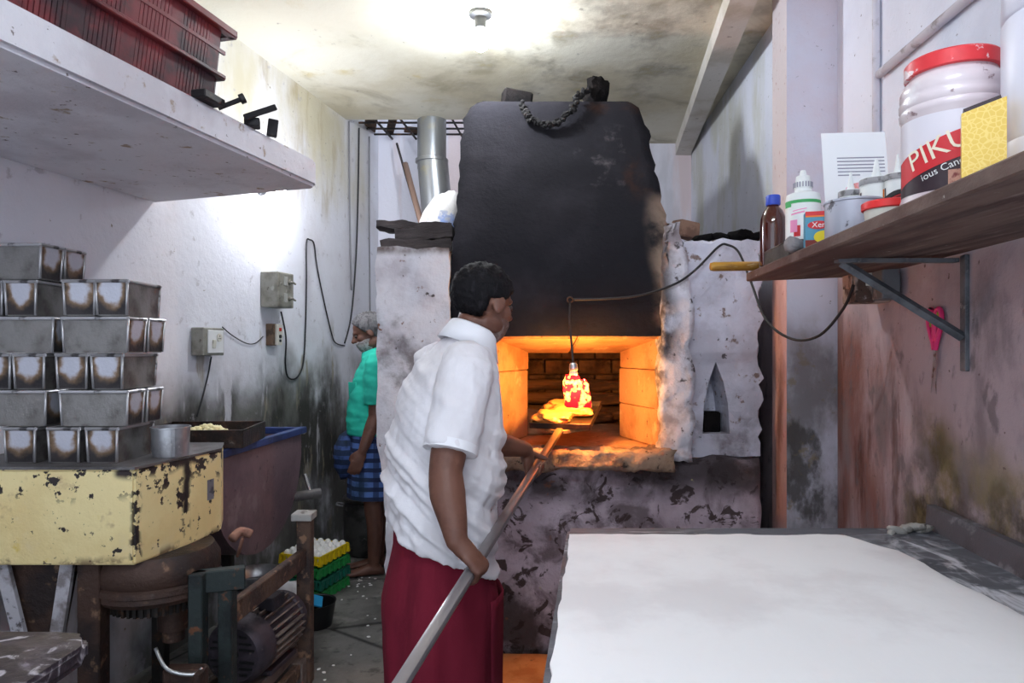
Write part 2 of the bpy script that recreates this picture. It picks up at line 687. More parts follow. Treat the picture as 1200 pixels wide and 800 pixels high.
# roof opening over the flue: bars, battens
m_iron_dark = M('dark_iron', (48, 44, 42), [dict(c=(92, 62, 44), s=18.0, lo=.5, hi=.66, a=.8)], rough=.65, metal=.4, bump=.3, bscale=60)
m_rust = M('rusty_iron', (88, 60, 46), [dict(c=(50, 40, 36), s=14.0, lo=.45, hi=.6, a=.9), dict(c=(136, 96, 68), s=30.0, lo=.56, hi=.66, a=.7)], rough=.75, metal=.3, bump=.5, bscale=60)
g = thing('roof_grille', 'grid of bare iron bars over the roof opening beside the flue', 'grille', (-.65, 5.2, CEIL + .03))
for i in range(7):
    b = bm_new()
    tube(b, [(-.56 + i * .19, -.30, .0), (-.50 + i * .19, .28, .0)], .009, 6)
    obj('bar', b, m_iron_dark, g)
for i in range(4):
    b = bm_new()
    tube(b, [(-.68, -.2 + i * .14, .018), (.62, -.2 + i * .14, .018)], .008, 6)
    obj('cross_bar', b, m_iron_dark, g)

m_board = M('sooty_roof_board', (92, 70, 52), [dict(c=(52, 40, 34), s=8., lo=.45, hi=.6, a=.9), dict(c=(170, 130, 80), s=5., lo=.6, hi=.7, a=.7)], rough=.85)
for x, y, w, l in ((-.42, -.02, .09, .5), (-.27, .03, .06, .5), (-.12, .20, .16, .09)):
    b = bm_new()
    box(b, (x, y, .045), (w, l, .025), rot=(0, 0, .25), bev=.003)
    obj('board', b, m_board, g)

# ------------------------------------------------------------------ lamps
m_white_plastic = M('white_plastic', (225, 225, 225), rough=.4)
m_black_plastic = M('black_plastic', (24, 24, 26), rough=.45)
m_bulb_on = M('lit_bulb', (255, 255, 255), emit=(240, 247, 255), estr=CEILING_LAMP)
m_bulb_wall = M('lit_wall_bulb', (255, 255, 255), emit=(240, 245, 255), estr=WALL_LAMP)
m_fill_tube = M('lit_fill_tube', (255, 255, 255), emit=(228, 240, 255), estr=FILL_TUBE)


def bulb_lamp(name, label, top, mat, axis=(0, 0, -1), s=1.0):
    t = thing(name, label, 'lamp', top)
    b = bm_new()
    lathe(b, [(.045 * s, 0), (.045 * s, .012 * s), (.024 * s, .018 * s), (.022 * s, .06 * s), (.016 * s, .064 * s)], 18, axis=axis)
    obj('holder', b, m_black_plastic, t, True, 40)
    b = bm_new()
    lathe(b, [(.012 * s, .062 * s), (.018 * s, .072 * s), (.030 * s, .09 * s), (.034 * s, .112 * s), (.028 * s, .135 * s), (.012 * s, .147 * s), (.0, .149 * s)], 20, axis=axis)
    obj('bulb', b, mat, t, True)
    return t


p = P(563, 52, 3.36)
bulb_lamp('ceiling_lamp', 'glowing bulb on the ceiling above the oven hood', (p.x, p.y, CEIL - .002), m_bulb_on, s=1.25)
wd = 3.85
bulb_lamp('wall_lamp', 'bright bulb on the left wall behind the end of the concrete shelf', (WL(wd) + .003, wd, 2.31), m_bulb_wall, axis=(.98, -.2, .0), s=1.1)
t = thing('fill_tube', 'added ceiling tube out of view, brightening the foreground', 'lamp', (.1, .05, CEIL - .03))  # added lamp above the view, brightens dough, shirt and shelf
b = bm_new()
box(b, (0, 0, .006), (1.24, .05, .04), bev=.006)
obj('batten', b, m_white_plastic, t)
b = bm_new()
tube(b, [(-.59, 0, -.035), (.59, 0, -.035)], .014, 12)
obj('tube', b, m_fill_tube, t, True, 40)

# ------------------------------------------------------------------ the oven
m_plaster = M('oven_plaster', (216, 216, 230), [
    dict(c=(180, 178, 190), s=3.0, lo=.42, hi=.62, a=.8),
    dict(c=(112, 102, 106), s=4.5, lo=.42, hi=.62, a=.9, box=(None, None, (None, 1.05)), soft=.15, amp=.4),
    dict(c=(66, 56, 56), s=8.0, lo=.50, hi=.64, a=.85, box=(None, None, (None, .98)), soft=.12, amp=.4),
    dict(c=(120, 96, 84), s=16.0, lo=.60, hi=.68, a=.9),
    dict(c=(54, 44, 42), s=26.0, lo=.64, hi=.70, a=.9),
    dict(c=(196, 160, 120), s=7.0, lo=.66, hi=.72, a=.7),
], rough=.9, bump=.9, bscale=24)
m_plaster_pier = M('pier_plaster', (222, 220, 226), [
    dict(c=(178, 172, 180), s=3.0, lo=.42, hi=.62, a=.8),
    dict(c=(108, 100, 100), s=4.0, lo=.48, hi=.64, a=.85, box=((-.7, None), None, (1.1, 1.72)), soft=.1, amp=.4),
    dict(c=(120, 74, 46), s=13.0, lo=.63, hi=.69, a=.95),
    dict(c=(86, 62, 48), s=3.0, lo=.3, hi=.5, a=.9, box=(None, None, (1.83, None)), soft=.02, amp=.05),
    dict(c=(60, 48, 42), s=24.0, lo=.64, hi=.70, a=.9),
], rough=.9, bump=.7, bscale=24)
m_base = M('oven_base_plaster', (204, 188, 200), [
    dict(c=(168, 152, 162), s=2.5, lo=.4, hi=.6, a=.9),
    dict(c=(112, 98, 102), s=4.5, lo=.47, hi=.62, a=.9, di=.6),
    dict(c=(70, 54, 52), s=13.0, lo=.56, hi=.62, a=.95, di=.8),
    dict(c=(44, 34, 30), s=3.2, lo=.36, hi=.58, a=.9, box=(None, None, (None, .34)), soft=.08, amp=.3),
    dict(c=(52, 44, 46), s=3.0, lo=.32, hi=.55, a=.9, box=(None, None, (.72, None)), soft=.08, amp=.25),
    dict(c=(186, 178, 120), s=6.0, lo=.69, hi=.73, a=.8),
    dict(c=(136, 84, 58), s=9.0, lo=.66, hi=.72, a=.8),
], rough=.9, bump=1.2, bscale=22)
m_soot = M('soot_black_plaster', (30, 29, 34), [
    dict(c=(46, 44, 50), s=3.0, lo=.45, hi=.7, a=.7),
    dict(c=(70, 68, 74), s=9.0, lo=.66, hi=.8, a=.6),
    dict(c=(60, 40, 32), s=4.0, lo=.55, hi=.7, a=.8, box=((.36, None), None, (2.1, None)), soft=.12, amp=.4),
    dict(c=(150, 142, 144), s=7.0, lo=.56, hi=.74, a=.3, box=((.3, .6), None, (2.15, 2.5)), soft=.06, amp=.3),
    dict(c=(146, 126, 112), s=3.0, lo=.3, hi=.5, a=.95, box=((.68, None), None, (1.3, 2.12)), soft=.05, amp=.18),
    dict(c=(206, 198, 204), s=4.0, lo=.3, hi=.5, a=.95, box=((.73, None), None, (1.3, 1.75)), soft=.04, amp=.15),
], rough=.95, bump=.5, bscale=30, spec=.12)
m_firebrick = M('fire_brick', (176, 130, 92), [
    dict(c=(146, 98, 62), s=6.0, lo=.42, hi=.64, a=.8),
    dict(c=(208, 170, 130), s=9.0, lo=.58, hi=.7, a=.7),
    dict(c=(70, 46, 32), s=20.0, lo=.64, hi=.7, a=.9),
], rough=.9, bump=.7, bscale=40)
m_firebrick_dark = M('charred_fire_brick', (120, 84, 58), [
    dict(c=(70, 46, 34), s=6.0, lo=.42, hi=.64, a=.9),
    dict(c=(40, 28, 24), s=12.0, lo=.56, hi=.7, a=.9),
], rough=.9, bump=.7, bscale=40)
m_sill = M('sill_stone', (168, 138, 116), [
    dict(c=(96, 76, 68), s=5.0, lo=.42, hi=.6, a=.9),
    dict(c=(160, 128, 104), s=14.0, lo=.56, hi=.66, a=.8),
    dict(c=(34, 28, 28), s=28.0, lo=.6, hi=.68, a=.9),
], rough=.9, bump=1.2, bscale=40)
m_charred_wood = M('charred_firewood', (52, 44, 44), [
    dict(c=(26, 23, 24), s=5.0, lo=.4, hi=.6, a=.9, st=(.3, 2, 2)),
    dict(c=(112, 98, 92), s=16.0, lo=.6, hi=.7, a=.7, st=(.2, 2, 2)),
], rough=.9, bump=1.0, bscale=30, bstretch=(.3, 2, 2))

OD = 3.10
oven = thing('brick_oven', 'big whitewashed brick oven with a soot-black hood and glowing mouth', 'oven', (0.3, OD, 0))


def op(name, bm, mat, parent=oven, smooth=False, angle=None):
    """part of the oven given in room coordinates"""
    par = parent
    o = obj(name, bm, mat, None, smooth, angle)
    o.parent = par
    off = Vector((0.3, OD, 0))
    o.matrix_parent_inverse = Matrix.Translation(-off)
    return o


def keep_world(o, parent, off):
    o.parent = parent
    o.matrix_parent_inverse = Matrix.Translation(-Vector(off))
    return o


OFF = (0.3, OD, 0)
b = grid_box((-.28, 1.13), (OD, 4.9), (0, .90), .035)
op('base', roughen(b, .016, 7, 4), m_base, smooth=True)
b = grid_box((-.61, -.285), (OD - .02, 4.55), (0, 1.855), .03)
for v in b.verts:
    if v.co.x < -.55 and v.co.z < 1.0:
        v.co.x += .04 * min(1, (1.0 - v.co.z) / .35) * (-.55 - v.co.x) / .06
roughen(b, .010, 9, 4, 1)
op('pier', b, m_plaster_pier, smooth=True, angle=60)
# right pier with the pointed niche
b = grid_box((.80, 1.145), (OD + .05, 4.9), (.90, 1.90), .03)
roughen(b, .010, 8, 4, 2)
for v in b.verts:
    if v.co.x > 1.11:
        v.co.x += .03 * fbm(v.co, 14, 3)
    if v.co.z > 1.86:
        v.co.z += .04 * fbm(v.co, 9, 3)
nc = P(839, 0, OD + .05).x
zb, zt = 1.4 - (509 - 408) / 800 * 3.13, 1.4 - (424 - 408) / 800 * 3.13
ct = bm_new()
prof = [(-.062, zb), (.066, zb), (.058, zb + .13), (.036, zb + .24), (0, zt), (-.034, zb + .24), (-.056, zb + .13)]
rg = [[Vector((nc + x * s, y, zb + (z - zb) * s2)) for x, z in prof] for y, s, s2 in ((OD - .1, 1.08, 1.03), (OD + .05, 1.0, 1.0), (OD + .24, .9, .96))]
loft(ct, rg)
o = cut('pier_wall', b, ct, m_plaster, None)
keep_world(o, oven, OFF)
# plaster jamb between mouth and pier
b = grid_box((.665, .81), (OD - .035, OD + .3), (.90, 1.98), .025)
for v in b.verts:
    f = max(0, (v.co.z - 1.6) / .38)
    v.co.y += f * .10
    if v.co.x < .7:
        v.co.x += f * .05
    if v.co.x > .78:
        v.co.x -= f * .03
roughen(b, .02, 9, 4, 4)
op('jamb', b, M('jamb_plaster', (212, 210, 220), [
    dict(c=(150, 140, 144), s=5.0, lo=.42, hi=.6, a=.9),
    dict(c=(70, 52, 46), s=6.0, lo=.45, hi=.6, a=.85, box=((None, .70), None, None), soft=.03, amp=.1),
    dict(c=(46, 38, 38), s=4.0, lo=.35, hi=.5, a=.9, box=((None, .74), None, (1.36, None)), soft=.04, amp=.2),
    dict(c=(60, 52, 54), s=18.0, lo=.6, hi=.68, a=.9),
], rough=.9, bump=1.0, bscale=28), smooth=True)
b = grid_box((-.29, -.10), (OD - .01, OD + .3), (.90, 1.46), .03)
op('jamb', roughen(b, .012, 9, 4, 5), m_sill, smooth=True)

# hood: rings from the mouth up to the top
HOOD = [(1.455, 527, 802, 3.09), (1.58, 526, 803, 3.10), (1.705, 527, 800, 3.13), (1.912, 530, 789, 3.20), (2.09, 534, 778, 3.28), (2.32, 538, 769, 3.38), (2.50, 542, 761, 3.47), (2.60, 546, 755, 3.515), (2.665, 551, 749, 3.545), (2.69, 560, 742, 3.57)]


def hood_at(z):
    for a, c in zip(HOOD[:-1], HOOD[1:]):
        if a[0] <= z <= c[0]:
            f = (z - a[0]) / (c[0] - a[0])
            return [a[i] + (c[i] - a[i]) * f for i in range(1, 4)]
    return list(HOOD[-1][1:])


rings = []
zs = [1.455 + (2.69 - 1.455) * i / 36 for i in range(37)]
for z in zs:
    l, r, y0 = hood_at(z)
    xl, xr = (l - 600) / 800 * y0, (r - 600) / 800 * y0
    y1 = 4.7 - (z - 1.455) * .35
    ring = []
    nx, ny = 26, 14
    for i in range(nx):
        ring.append((xl + (xr - xl) * i / nx, y0))
    for i in range(ny):
        ring.append((xr, y0 + (y1 - y0) * i / ny))
    for i in range(nx):
        ring.append((xr - (xr - xl) * i / nx, y1))
    for i in range(ny):
        ring.append((xl, y1 - (y1 - y0) * i / ny))
    cx, cy = (xl + xr) / 2, (y0 + y1) / 2
    pts = []
    for k, (x, y) in enumerate(ring):
        q = Vector((x, y, z))
        # slight rounding at the vertical corners
        fx = abs(x - cx) / ((xr - xl) / 2)
        if abs(y - y0) < 1e-6 and fx > .93:
            q.y += (fx - .93) * .35
        a = .009 + .008 * (fx > .97)
        q += Vector((fbm(q, 13, 4), fbm(q + Vector((9, 0, 0)), 5, 4) * .5, fbm(q + Vector((0, 9, 0)), 6, 3) * .3)) * a
        pts.append(q)
    rings.append(pts)
b = bm_new()
loft(b, rings)
op('hood', b, m_soot, smooth=True, angle=50)

# mouth: hearth, splayed reveals of single blocks, lintel, chamber
b = grid_box((-.28, 1.0), (OD + .07, 4.5), (.88, .945), .05)
op('hearth', roughen(b, .006, 12, 3, 6), m_firebrick, smooth=True, angle=50)
b = grid_box((-.15, .715), (2.985, OD + .04), (.862, .948), .02)
op('sill', roughen(b, .018, 14, 4, 7), m_sill, smooth=True)
ID = 3.52                                     # depth of the inner frame


def block_course(zs, xo, xi, sgn, nm):
    for i, (z0, z1) in enumerate(zip(zs[:-1], zs[1:])):
        j = .0018
        e = random.uniform(-.004, .004)
        bb = bm_new()
        hexa(bb, [(xo + e, OD + .02, z0 + j), (xo + e + sgn * .12, OD + .02, z0 + j), (xo + e + sgn * .12, OD + .02, z1 - j), (xo + e, OD + .02, z1 - j)],
             [(xi + e, ID, z0 + j), (xi + e + sgn * .3, ID, z0 + j), (xi + e + sgn * .3, ID, z1 - j), (xi + e, ID, z1 - j)])
        bmesh.ops.bevel(bb, geom=list(bb.edges), offset=.004, segments=2, affect='EDGES')
        op('brick', bb, m_firebrick)


block_course([.946, 1.12, 1.30, 1.475], .668, .555, 1, 'r')
block_course([.946, 1.29, 1.475], -.085, .085, -1, 'l')
for a, c in ((-.09, .30), (.30, .68)):        # lintel bricks
    bb = bm_new()
    hexa(bb, [(a + .003, OD + .03, 1.445), (c - .003, OD + .03, 1.445), (c - .003, OD + .03, 1.53), (a + .003, OD + .03, 1.53)],
         [(a + .003, ID + .03, 1.375), (c - .003, ID + .03, 1.375), (c - .003, ID + .03, 1.53), (a + .003, ID + .03, 1.53)])
    bmesh.ops.bevel(bb, geom=list(bb.edges), offset=.006, segments=2, affect='EDGES')
    op('lintel_brick', bb, m_firebrick)
# chamber behind the frame
for x in (-.30, 1.02):
    b = bm_new()
    box(b, (x, 4.0, 1.25), (.06, 1.0, .62))
    op('chamber_side', b, m_firebrick_dark)
b = bm_new()
box(b, (.36, 4.0, 1.535), (1.36, 1.0, .06))
op('chamber_roof', b, m_firebrick_dark)
brick_me = None
for r_ in range(6):                           # back wall of the chamber, brick by brick
    z = .95 + r_ * .095
    for c_ in range(6):
        x = -.22 + c_ * .215 + (.107 if r_ % 2 else 0)
        if brick_me is None:
            bb = bm_new()
            box(bb, (0, 0, 0), (.207, .10, .087), bev=.006)
            o = op('brick', bb, m_firebrick_dark)
            brick_me = o.data
        else:
            o = new_obj('brick', brick_me, None, oven)
        o.location = (x - .3 + (.3 if o.matrix_parent_inverse != Matrix() else 0), 0, 0)
        o.matrix_parent_inverse = Matrix()
        o.location = (x - .3, 4.42 - OD + random.uniform(-.008, .008), z + .047)

b = bm_new()
box(b, (.36, 4.49, 1.24), (1.36, .06, .64))
op('mortar_bed', b, m_firebrick_dark)
m_log = M('lit_look_brown_log', (120, 82, 56), [dict(c=(64, 44, 36), s=6., lo=.45, hi=.6, a=.9, st=(.3, 2, 2)), dict(c=(160, 112, 76), s=14., lo=.58, hi=.7, a=.7, st=(.3, 2, 2))], rough=.9, bump=1.0, bscale=30, bstretch=(.3, 2, 2))  # brown lightened so the charred logs look lit
# half-burnt logs and ash inside
for i, (x, y, z, l, rz, rr) in enumerate(((.36, 4.15, 1.0, .95, .05, .045), (.42, 4.22, 1.09, .9, -.06, .04), (.30, 4.05, .985, .6, .2, .035), (.40, 4.26, 1.17, .8, .02, .036))):
    t = thing('firewood', ['thick charred log lying at the back of the oven mouth', 'charred log resting on the thickest log in the oven', 'short burnt stick in front of the logs inside the oven', 'topmost charred log inside the oven'][i], 'log', (x, y, z), rz, 'firewood burning down inside the oven')
    b = bm_new()
    tube(b, [(-l / 2, 0, 0), (-l / 6, .012, .004), (l / 6, -.01, .002), (l / 2, .01, 0)], [rr * .9, rr, rr * .95, rr * .8], 10, 4)
    obj('log', roughen(b, .008, 20, 3, i), m_log, t, True)
b = rock((0, 0, 0), (.16, .22, .10), 3, amp=.3)
for v in b.verts:
    v.co.z = max(v.co.z, -.01)
o = obj('ash_heap', b, m_firebrick, None, True)
o.location = (.16, 3.8, .955)
tag(o, 'heap of ash and embers at the left inside the oven', 'ash', kind='stuff')

# things lying on and in the oven
m_brick_sooty = M('sooty_brick', (26, 23, 23), [dict(c=(16, 15, 16), s=8.0, lo=.42, hi=.6, a=.9), dict(c=(52, 38, 33), s=22.0, lo=.62, hi=.7, a=.7)], rough=.95, bump=.8, bscale=50, spec=.08)
pp = P(605, 113, 3.66)
b = bm_new()
box(b, (0, 0, .045), (.155, .10, .09), rot=(0, .13, .2), bev=.008)
o = obj('brick', roughen(b, .004, 30, 2), m_brick_sooty)
o.location = (pp.x, pp.y, 2.68)
tag(o, 'sooty brick lying on the left of the hood top', 'brick')
pp = P(698, 100, 3.66)
o = obj('stone', rock((0, 0, .075), (.058, .06, .082), 4, (0, .2, .3), .25, 3, .5), m_brick_sooty, None, True, 30)
o.location = (pp.x, pp.y, 2.692)
tag(o, 'rough dark stone standing on the right of the hood top', 'stone')
pp = P(803, 262, 3.5)
b = bm_new()
box(b, (0, 0, .04), (.125, .09, .085), rot=(0, .12, .4), bev=.008)
o = obj('brick', roughen(b, .004, 30, 2), M('clay_brick', (150, 118, 100), [dict(c=(112, 84, 72), s=10.0, lo=.45, hi=.6, a=.8)], rough=.9, bump=.6, bscale=50))
o.location = (pp.x, pp.y, 1.965)
tag(o, 'clay-coloured brick on the oven pier beside the hood', 'brick')
b = bm_new()
box(b, (0, 0, .052), (.088, .06, .10), rot=(0, .03, .1), bev=.008)
o = obj('brick', b, m_brick_sooty)
o.location = (nc, OD + .15, zb - .006)
tag(o, 'dark block standing inside the pointed niche of the oven', 'brick')
# rubble along the top of the right pier
for i, (px, py, s) in enumerate(((822, 281, .035), (845, 282, .04), (864, 290, .05), (880, 296, .035))):
    pp = P(px, py, 3.22)
    o = obj('rubble', rock((0, 0, 0), (s * 1.5, s, s * .6), 5 + i, (0, .2 * (i - 1), i), .3, 2, .5), m_brick_sooty, None, True, 40)
    o.location = (pp.x, pp.y, 1.905 + s * .3)
    tag(o, ['small flat rubble piece nearest the hood on the right oven pier', 'rubble lump on the right oven pier under the cable hook', 'largest rubble lump on the right oven pier', 'rubble piece at the outer corner of the right oven pier'][i], 'rubble', 'rubble on the right oven pier')
# dried garland
b = bm_new()
gp = smooth_path([P(612, 122, 3.54), P(617, 134, 3.50), P(627, 143, 3.475), P(645, 147, 3.465), P(660, 139, 3.475), P(671, 128, 3.495), P(678, 112, 3.54), P(690, 106, 3.60)], 7)
for i, q in enumerate(gp):
    s = .010 + .006 * random.random()
    for k in range(2):
        t_ = rock(q + Vector((random.uniform(-.012, .012), -.012 + random.uniform(-.008, .008), random.uniform(-.012, .012))), (s, s * .8, s), i * 2 + k, (i, k, i), .5, 1)
        join(b, t_)
o = obj('garland', b, M('dried_flowers', (24, 22, 23), [dict(c=(60, 40, 34), s=30.0, lo=.6, hi=.7, a=.7)], rough=.95))
tag(o, 'withered dark flower garland draped over the hood top', 'garland')

# ------------------------------------------------------------------ concrete loft shelf and what lies on it
m_slab = M('painted_concrete_slab', (220, 217, 223), [
    dict(c=(192, 186, 192), s=2.5, lo=.45, hi=.65, a=.8),
    dict(c=(150, 126, 100), s=12.0, lo=.62, hi=.70, a=.9),
    dict(c=(100, 84, 76), s=34.0, lo=.66, hi=.71, a=.9),
], rough=.85, bump=.5, bscale=24)
SLZ0, SLZ1 = 2.047, 2.155
FX = lambda d: -.778 + .238 * (d - 2.767)
b = bm_new()
n = 60
prism(b, [(WL(1.15), 1.15), (FX(1.15), 1.15), (FX(2.74), 2.74), (FX(2.767) - .03, 2.775), (WL(3.04), 3.04)], SLZ0, SLZ1)
bmesh.ops.bevel(b, geom=[e for e in b.edges], offset=.012, segments=2, affect='EDGES')
slab = tag(obj('concrete_shelf', b, m_slab, None), 'thick white concrete loft shelf along the left wall', 'shelf')

m_crate = M('dark_red_plastic', (112, 36, 42), [dict(c=(60, 24, 32), s=6.0, lo=.42, hi=.62, a=.9), dict(c=(34, 24, 32), s=3.0, lo=.5, hi=.65, a=.8)], rough=.5, bump=.1)
ang = math.atan2(-.238, 1.0)                   # turn of the shelf's edge about z
CL, CW, CH = .80, .40, .285                    # length along the shelf, width, height
cr = thing('plastic_crate', 'dark red slatted plastic crate on the concrete shelf', 'crate', (FX(1.90) - .028 - CW / 2, 1.90, SLZ1 + .003), ang)
FL = .045


def cx_(s, z, o=0.0):
    f = z / CH
    return s * (CW / 2 - FL * (1 - f) + o)


def cy_(s, z, o=0.0):
    f = z / CH
    return s * (CL / 2 - FL * (1 - f) + o)


b = bm_new()
box(b, (0, 0, .006), (CW - 2 * FL, CL - 2 * FL, .012))
obj('bottom', b, m_crate, cr)
for zc, h, o_, nm in ((CH - .012, .024, .014, 'rim'), (.125, .014, .012, 'band'), (.012, .024, .0, 'foot_band')):
    b = bm_new()
    for s in (-1, 1):
        box(b, (cx_(s, zc, o_ / 2), 0, zc), (.016 + o_, 2 * abs(cy_(1, zc, o_)), h), bev=.003)
        box(b, (0, cy_(s, zc, o_ / 2), zc), (2 * abs(cx_(1, zc, o_)), .016 + o_, h), bev=.003)
    obj(nm, b, m_crate, cr)


def slat(side, s, t, wd, z0, z1):
    """upright of the crate wall; side 0 long wall, 1 end wall"""
    bb = bm_new()
    th = .006
    if side == 0:
        hexa(bb, [(cx_(s, z0) - th / 2, t - wd / 2, z0), (cx_(s, z0) + th / 2, t - wd / 2, z0), (cx_(s, z0) + th / 2, t + wd / 2, z0), (cx_(s, z0) - th / 2, t + wd / 2, z0)],
             [(cx_(s, z1) - th / 2, t - wd / 2, z1), (cx_(s, z1) + th / 2, t - wd / 2, z1), (cx_(s, z1) + th / 2, t + wd / 2, z1), (cx_(s, z1) - th / 2, t + wd / 2, z1)])
    else:
        hexa(bb, [(t - wd / 2, cy_(s, z0) - th / 2, z0), (t + wd / 2, cy_(s, z0) - th / 2, z0), (t + wd / 2, cy_(s, z0) + th / 2, z0), (t - wd / 2, cy_(s, z0) + th / 2, z0)],
             [(t - wd / 2, cy_(s, z1) - th / 2, z1), (t + wd / 2, cy_(s, z1) - th / 2, z1), (t + wd / 2, cy_(s, z1) + th / 2, z1), (t - wd / 2, cy_(s, z1) + th / 2, z1)])
    return bb


for s in (-1, 1):                              # wide panels and fine slats of the long walls
    for t in (-.33, -.165, .0, .165, .33):
        obj('panel', slat(0, s, t, .05, .02, CH - .02), m_crate, cr)
    for k in range(4):
        for i in range(8):
            t = -.33 + k * .165 + .0322 + i * .01445
            obj('slat', slat(0, s, t, .0112, .02, CH - .02), m_crate, cr)
    b = bm_new()
    zc = .205
    box(b, (cx_(s, zc), 0, zc), (.008, 2 * cy_(1, zc), .012))
    obj('cross_strip', b, m_crate, cr)
    for t in (-.13, 0, .13):
        obj('panel', slat(1, s, t, .07, .02, CH - .02), m_crate, cr)
    for t in (-.075, -.06, -.045, .045, .06, .075):
        obj('slat', slat(1, s, t, .0118, .02, CH - .02), m_crate, cr)

m_scrap = M('blackened_iron_scrap', (42, 40, 42), [dict(c=(84, 72, 64), s=20.0, lo=.55, hi=.68, a=.7)], rough=.6, metal=.5, bump=.3)


def on_shelf(px, py, dz=0.0):
    d = (SLZ1 + dz - CAMZ) * 800 / (408 - py)
    return Vector(((px - 600) / 800 * d, d, SLZ1 + dz))


q = on_shelf(274, 131)
t = thing('bolt', 'iron bolt with round head leaning up on the shelf edge beside the crate', 'bolt', (q.x - .02, q.y, SLZ1 + .012))
b = bm_new()
tube(b, [(-.03, 0, 0), (.035, .02, .035)], .008, 8)
obj('shank', b, m_scrap, t, True, 40)
b = bm_new()
tube(b, [(.033, .019, .034), (.045, .0235, .041)], .016, 10)
obj('head', b, m_scrap, t, True, 40)
q = on_shelf(312, 147)
b = bm_new()
box(b, (0, 0, .045), (.012, .12, .02), rot=(.5, 0, -.9), bev=.002)
box(b, (-.035, .02, .014), (.05, .05, .028), rot=(0, 0, .3), bev=.003)
o = obj('iron_strip', b, m_scrap)
o.location = (q.x - .02, q.y, SLZ1)
tag(o, 'flat iron strip tilted up on the concrete shelf edge', 'scrap')
q = on_shelf(321, 158)
b = bm_new()
box(b, (0, 0, .03), (.035, .03, .06), rot=(.1, .1, .4), bev=.003)
o = obj('iron_block', b, m_scrap)
o.location = (q.x - .012, q.y + .02, SLZ1)
tag(o, 'small upright iron block at the far end of the concrete shelf', 'scrap')
q = on_shelf(248, 120)
b = bm_new()
box(b, (0, 0, .012), (.05, .10, .024), rot=(0, 0, -.2), bev=.003)
o = obj('iron_plate', b, m_scrap)
o.location = (q.x - .01, q.y, SLZ1)
tag(o, 'dark iron plate lying flat on the shelf edge under the bolt', 'scrap')

# ------------------------------------------------------------------ electrics on the left wall
WANG = math.atan2(-.208, 1.0)


def wall_thing(name, label, cat, px, pz_py, dd=None):
    """Empty on the left wall at a pixel; local +x leaves the wall, +y runs along it away from the camera"""
    d = 2.222 / (.208 - (px - 600) / 800)
    z = CAMZ - (pz_py - HY) / 800 * d
    return thing(name, label, cat, (WL(d) + .001, d, z), WANG), d


m_grey_box = M('grey_painted_steel', (150, 148, 138), [dict(c=(112, 108, 98), s=8.0, lo=.45, hi=.62, a=.8), dict(c=(190, 188, 180), s=20.0, lo=.6, hi=.7, a=.6), dict(c=(70, 62, 54), s=30.0, lo=.64, hi=.7, a=.7)], rough=.5, metal=.2, bump=.2)
m_cream_plastic = M('aged_cream_plastic', (212, 208, 196), [dict(c=(150, 140, 120), s=14.0, lo=.55, hi=.68, a=.7)], rough=.5)
m_wire = M('black_wire', (34, 33, 36), rough=.55)
m_wire_grey = M('grey_wire', (120, 118, 122), rough=.6)
m_red = M('red_plastic', (196, 44, 36), rough=.45)

t, d = wall_thing('switch_box', 'grey steel double switch box high on the left wall', 'switch box', 306, 339)
b = bm_new()
box(b, (.055, .075, 0), (.11, .17, .20), bev=.004)
obj('case', b, m_grey_box, t)
b = bm_new()
box(b, (.1115, .075, 0), (.004, .150, .182), bev=.001)
cov = obj('cover', b, m_grey_box, t)
for z in (.05, -.045):
    b = bm_new()
    box(b, (.116, .062, z), (.006, .036, .052), bev=.002)
    obj('plate', b, M('bare_steel_plate', (186, 186, 180), rough=.4, metal=.5), t)
    b = bm_new()
    lathe(b, [(.012, 0), (.012, .012), (.007, .014), (.006, .03)], 12, c=(.113, .10, z - .004), axis=(1, 0, 0))
    tube(b, [(.138, .10, z - .004), (.142, .124, z - .012)], .006, 8)
    obj('lever', b, M('worn_steel_lever', (140, 136, 128), rough=.4, metal=.7), t, True, 40)
t, d = wall_thing('switchboard', 'small cream switchboard low on the left wall near the tins', 'switchboard', 224, 400)
b = bm_new()
box(b, (.035, .075, 0), (.07, .16, .135), bev=.004)
obj('case', b, m_grey_box, t)
b = bm_new()
box(b, (.073, .082, 0), (.006, .12, .112), bev=.002)
obj('plate', b, m_white_plastic, t)
b = bm_new()
box(b, (.079, .062, -.012), (.010, .022, .042), rot=(0, .12, 0), bev=.002)
obj('rocker', b, m_cream_plastic, t)
b = bm_new()
lathe(b, [(.02, 0), (.02, .004)], 16, c=(.076, .105, .02), axis=(1, 0, 0))
o = obj('socket', b, m_cream_plastic, t)
for dy, dz in ((-.006, -.005), (.006, -.005), (0, .007)):
    b = bm_new()
    lathe(b, [(.003, 0), (.003, .002)], 8, c=(.0795, .105 + dy, .02 + dz), axis=(1, 0, 0))
    obj('hole', b, m_black_plastic, o)
t, d = wall_thing('plug_socket', 'cream wall socket with red indicator hanging under the steel switch box', 'socket', 314, 392)
b = bm_new()
box(b, (.02, .0, 0), (.04, .05, .125), bev=.003)
obj('case', b, M('brown_wood_block', (104, 84, 68), [dict(c=(70, 56, 46), s=20., lo=.5, hi=.6)], rough=.8), t)
b = bm_new()
box(b, (.04, .035, 0), (.03, .055, .12), bev=.003)
o = obj('plate', b, m_cream_plastic, t)
b = bm_new()
box(b, (.057, .035, .03), (.005, .02, .02), bev=.001)
obj('indicator', b, m_red, t)
b = bm_new()
lathe(b, [(.011, 0), (.011, .005)], 12, c=(.055, .035, -.01), axis=(1, 0, 0))
lathe(b, [(.008, 0), (.008, .005)], 12, c=(.055, .035, -.035), axis=(1, 0, 0))
obj('pin_hole', b, m_black_plastic, t)
b = bm_new()
box(b, (.03, .10, .012), (.03, .032, .05), bev=.004)
obj('plug', b, m_white_plastic, t)


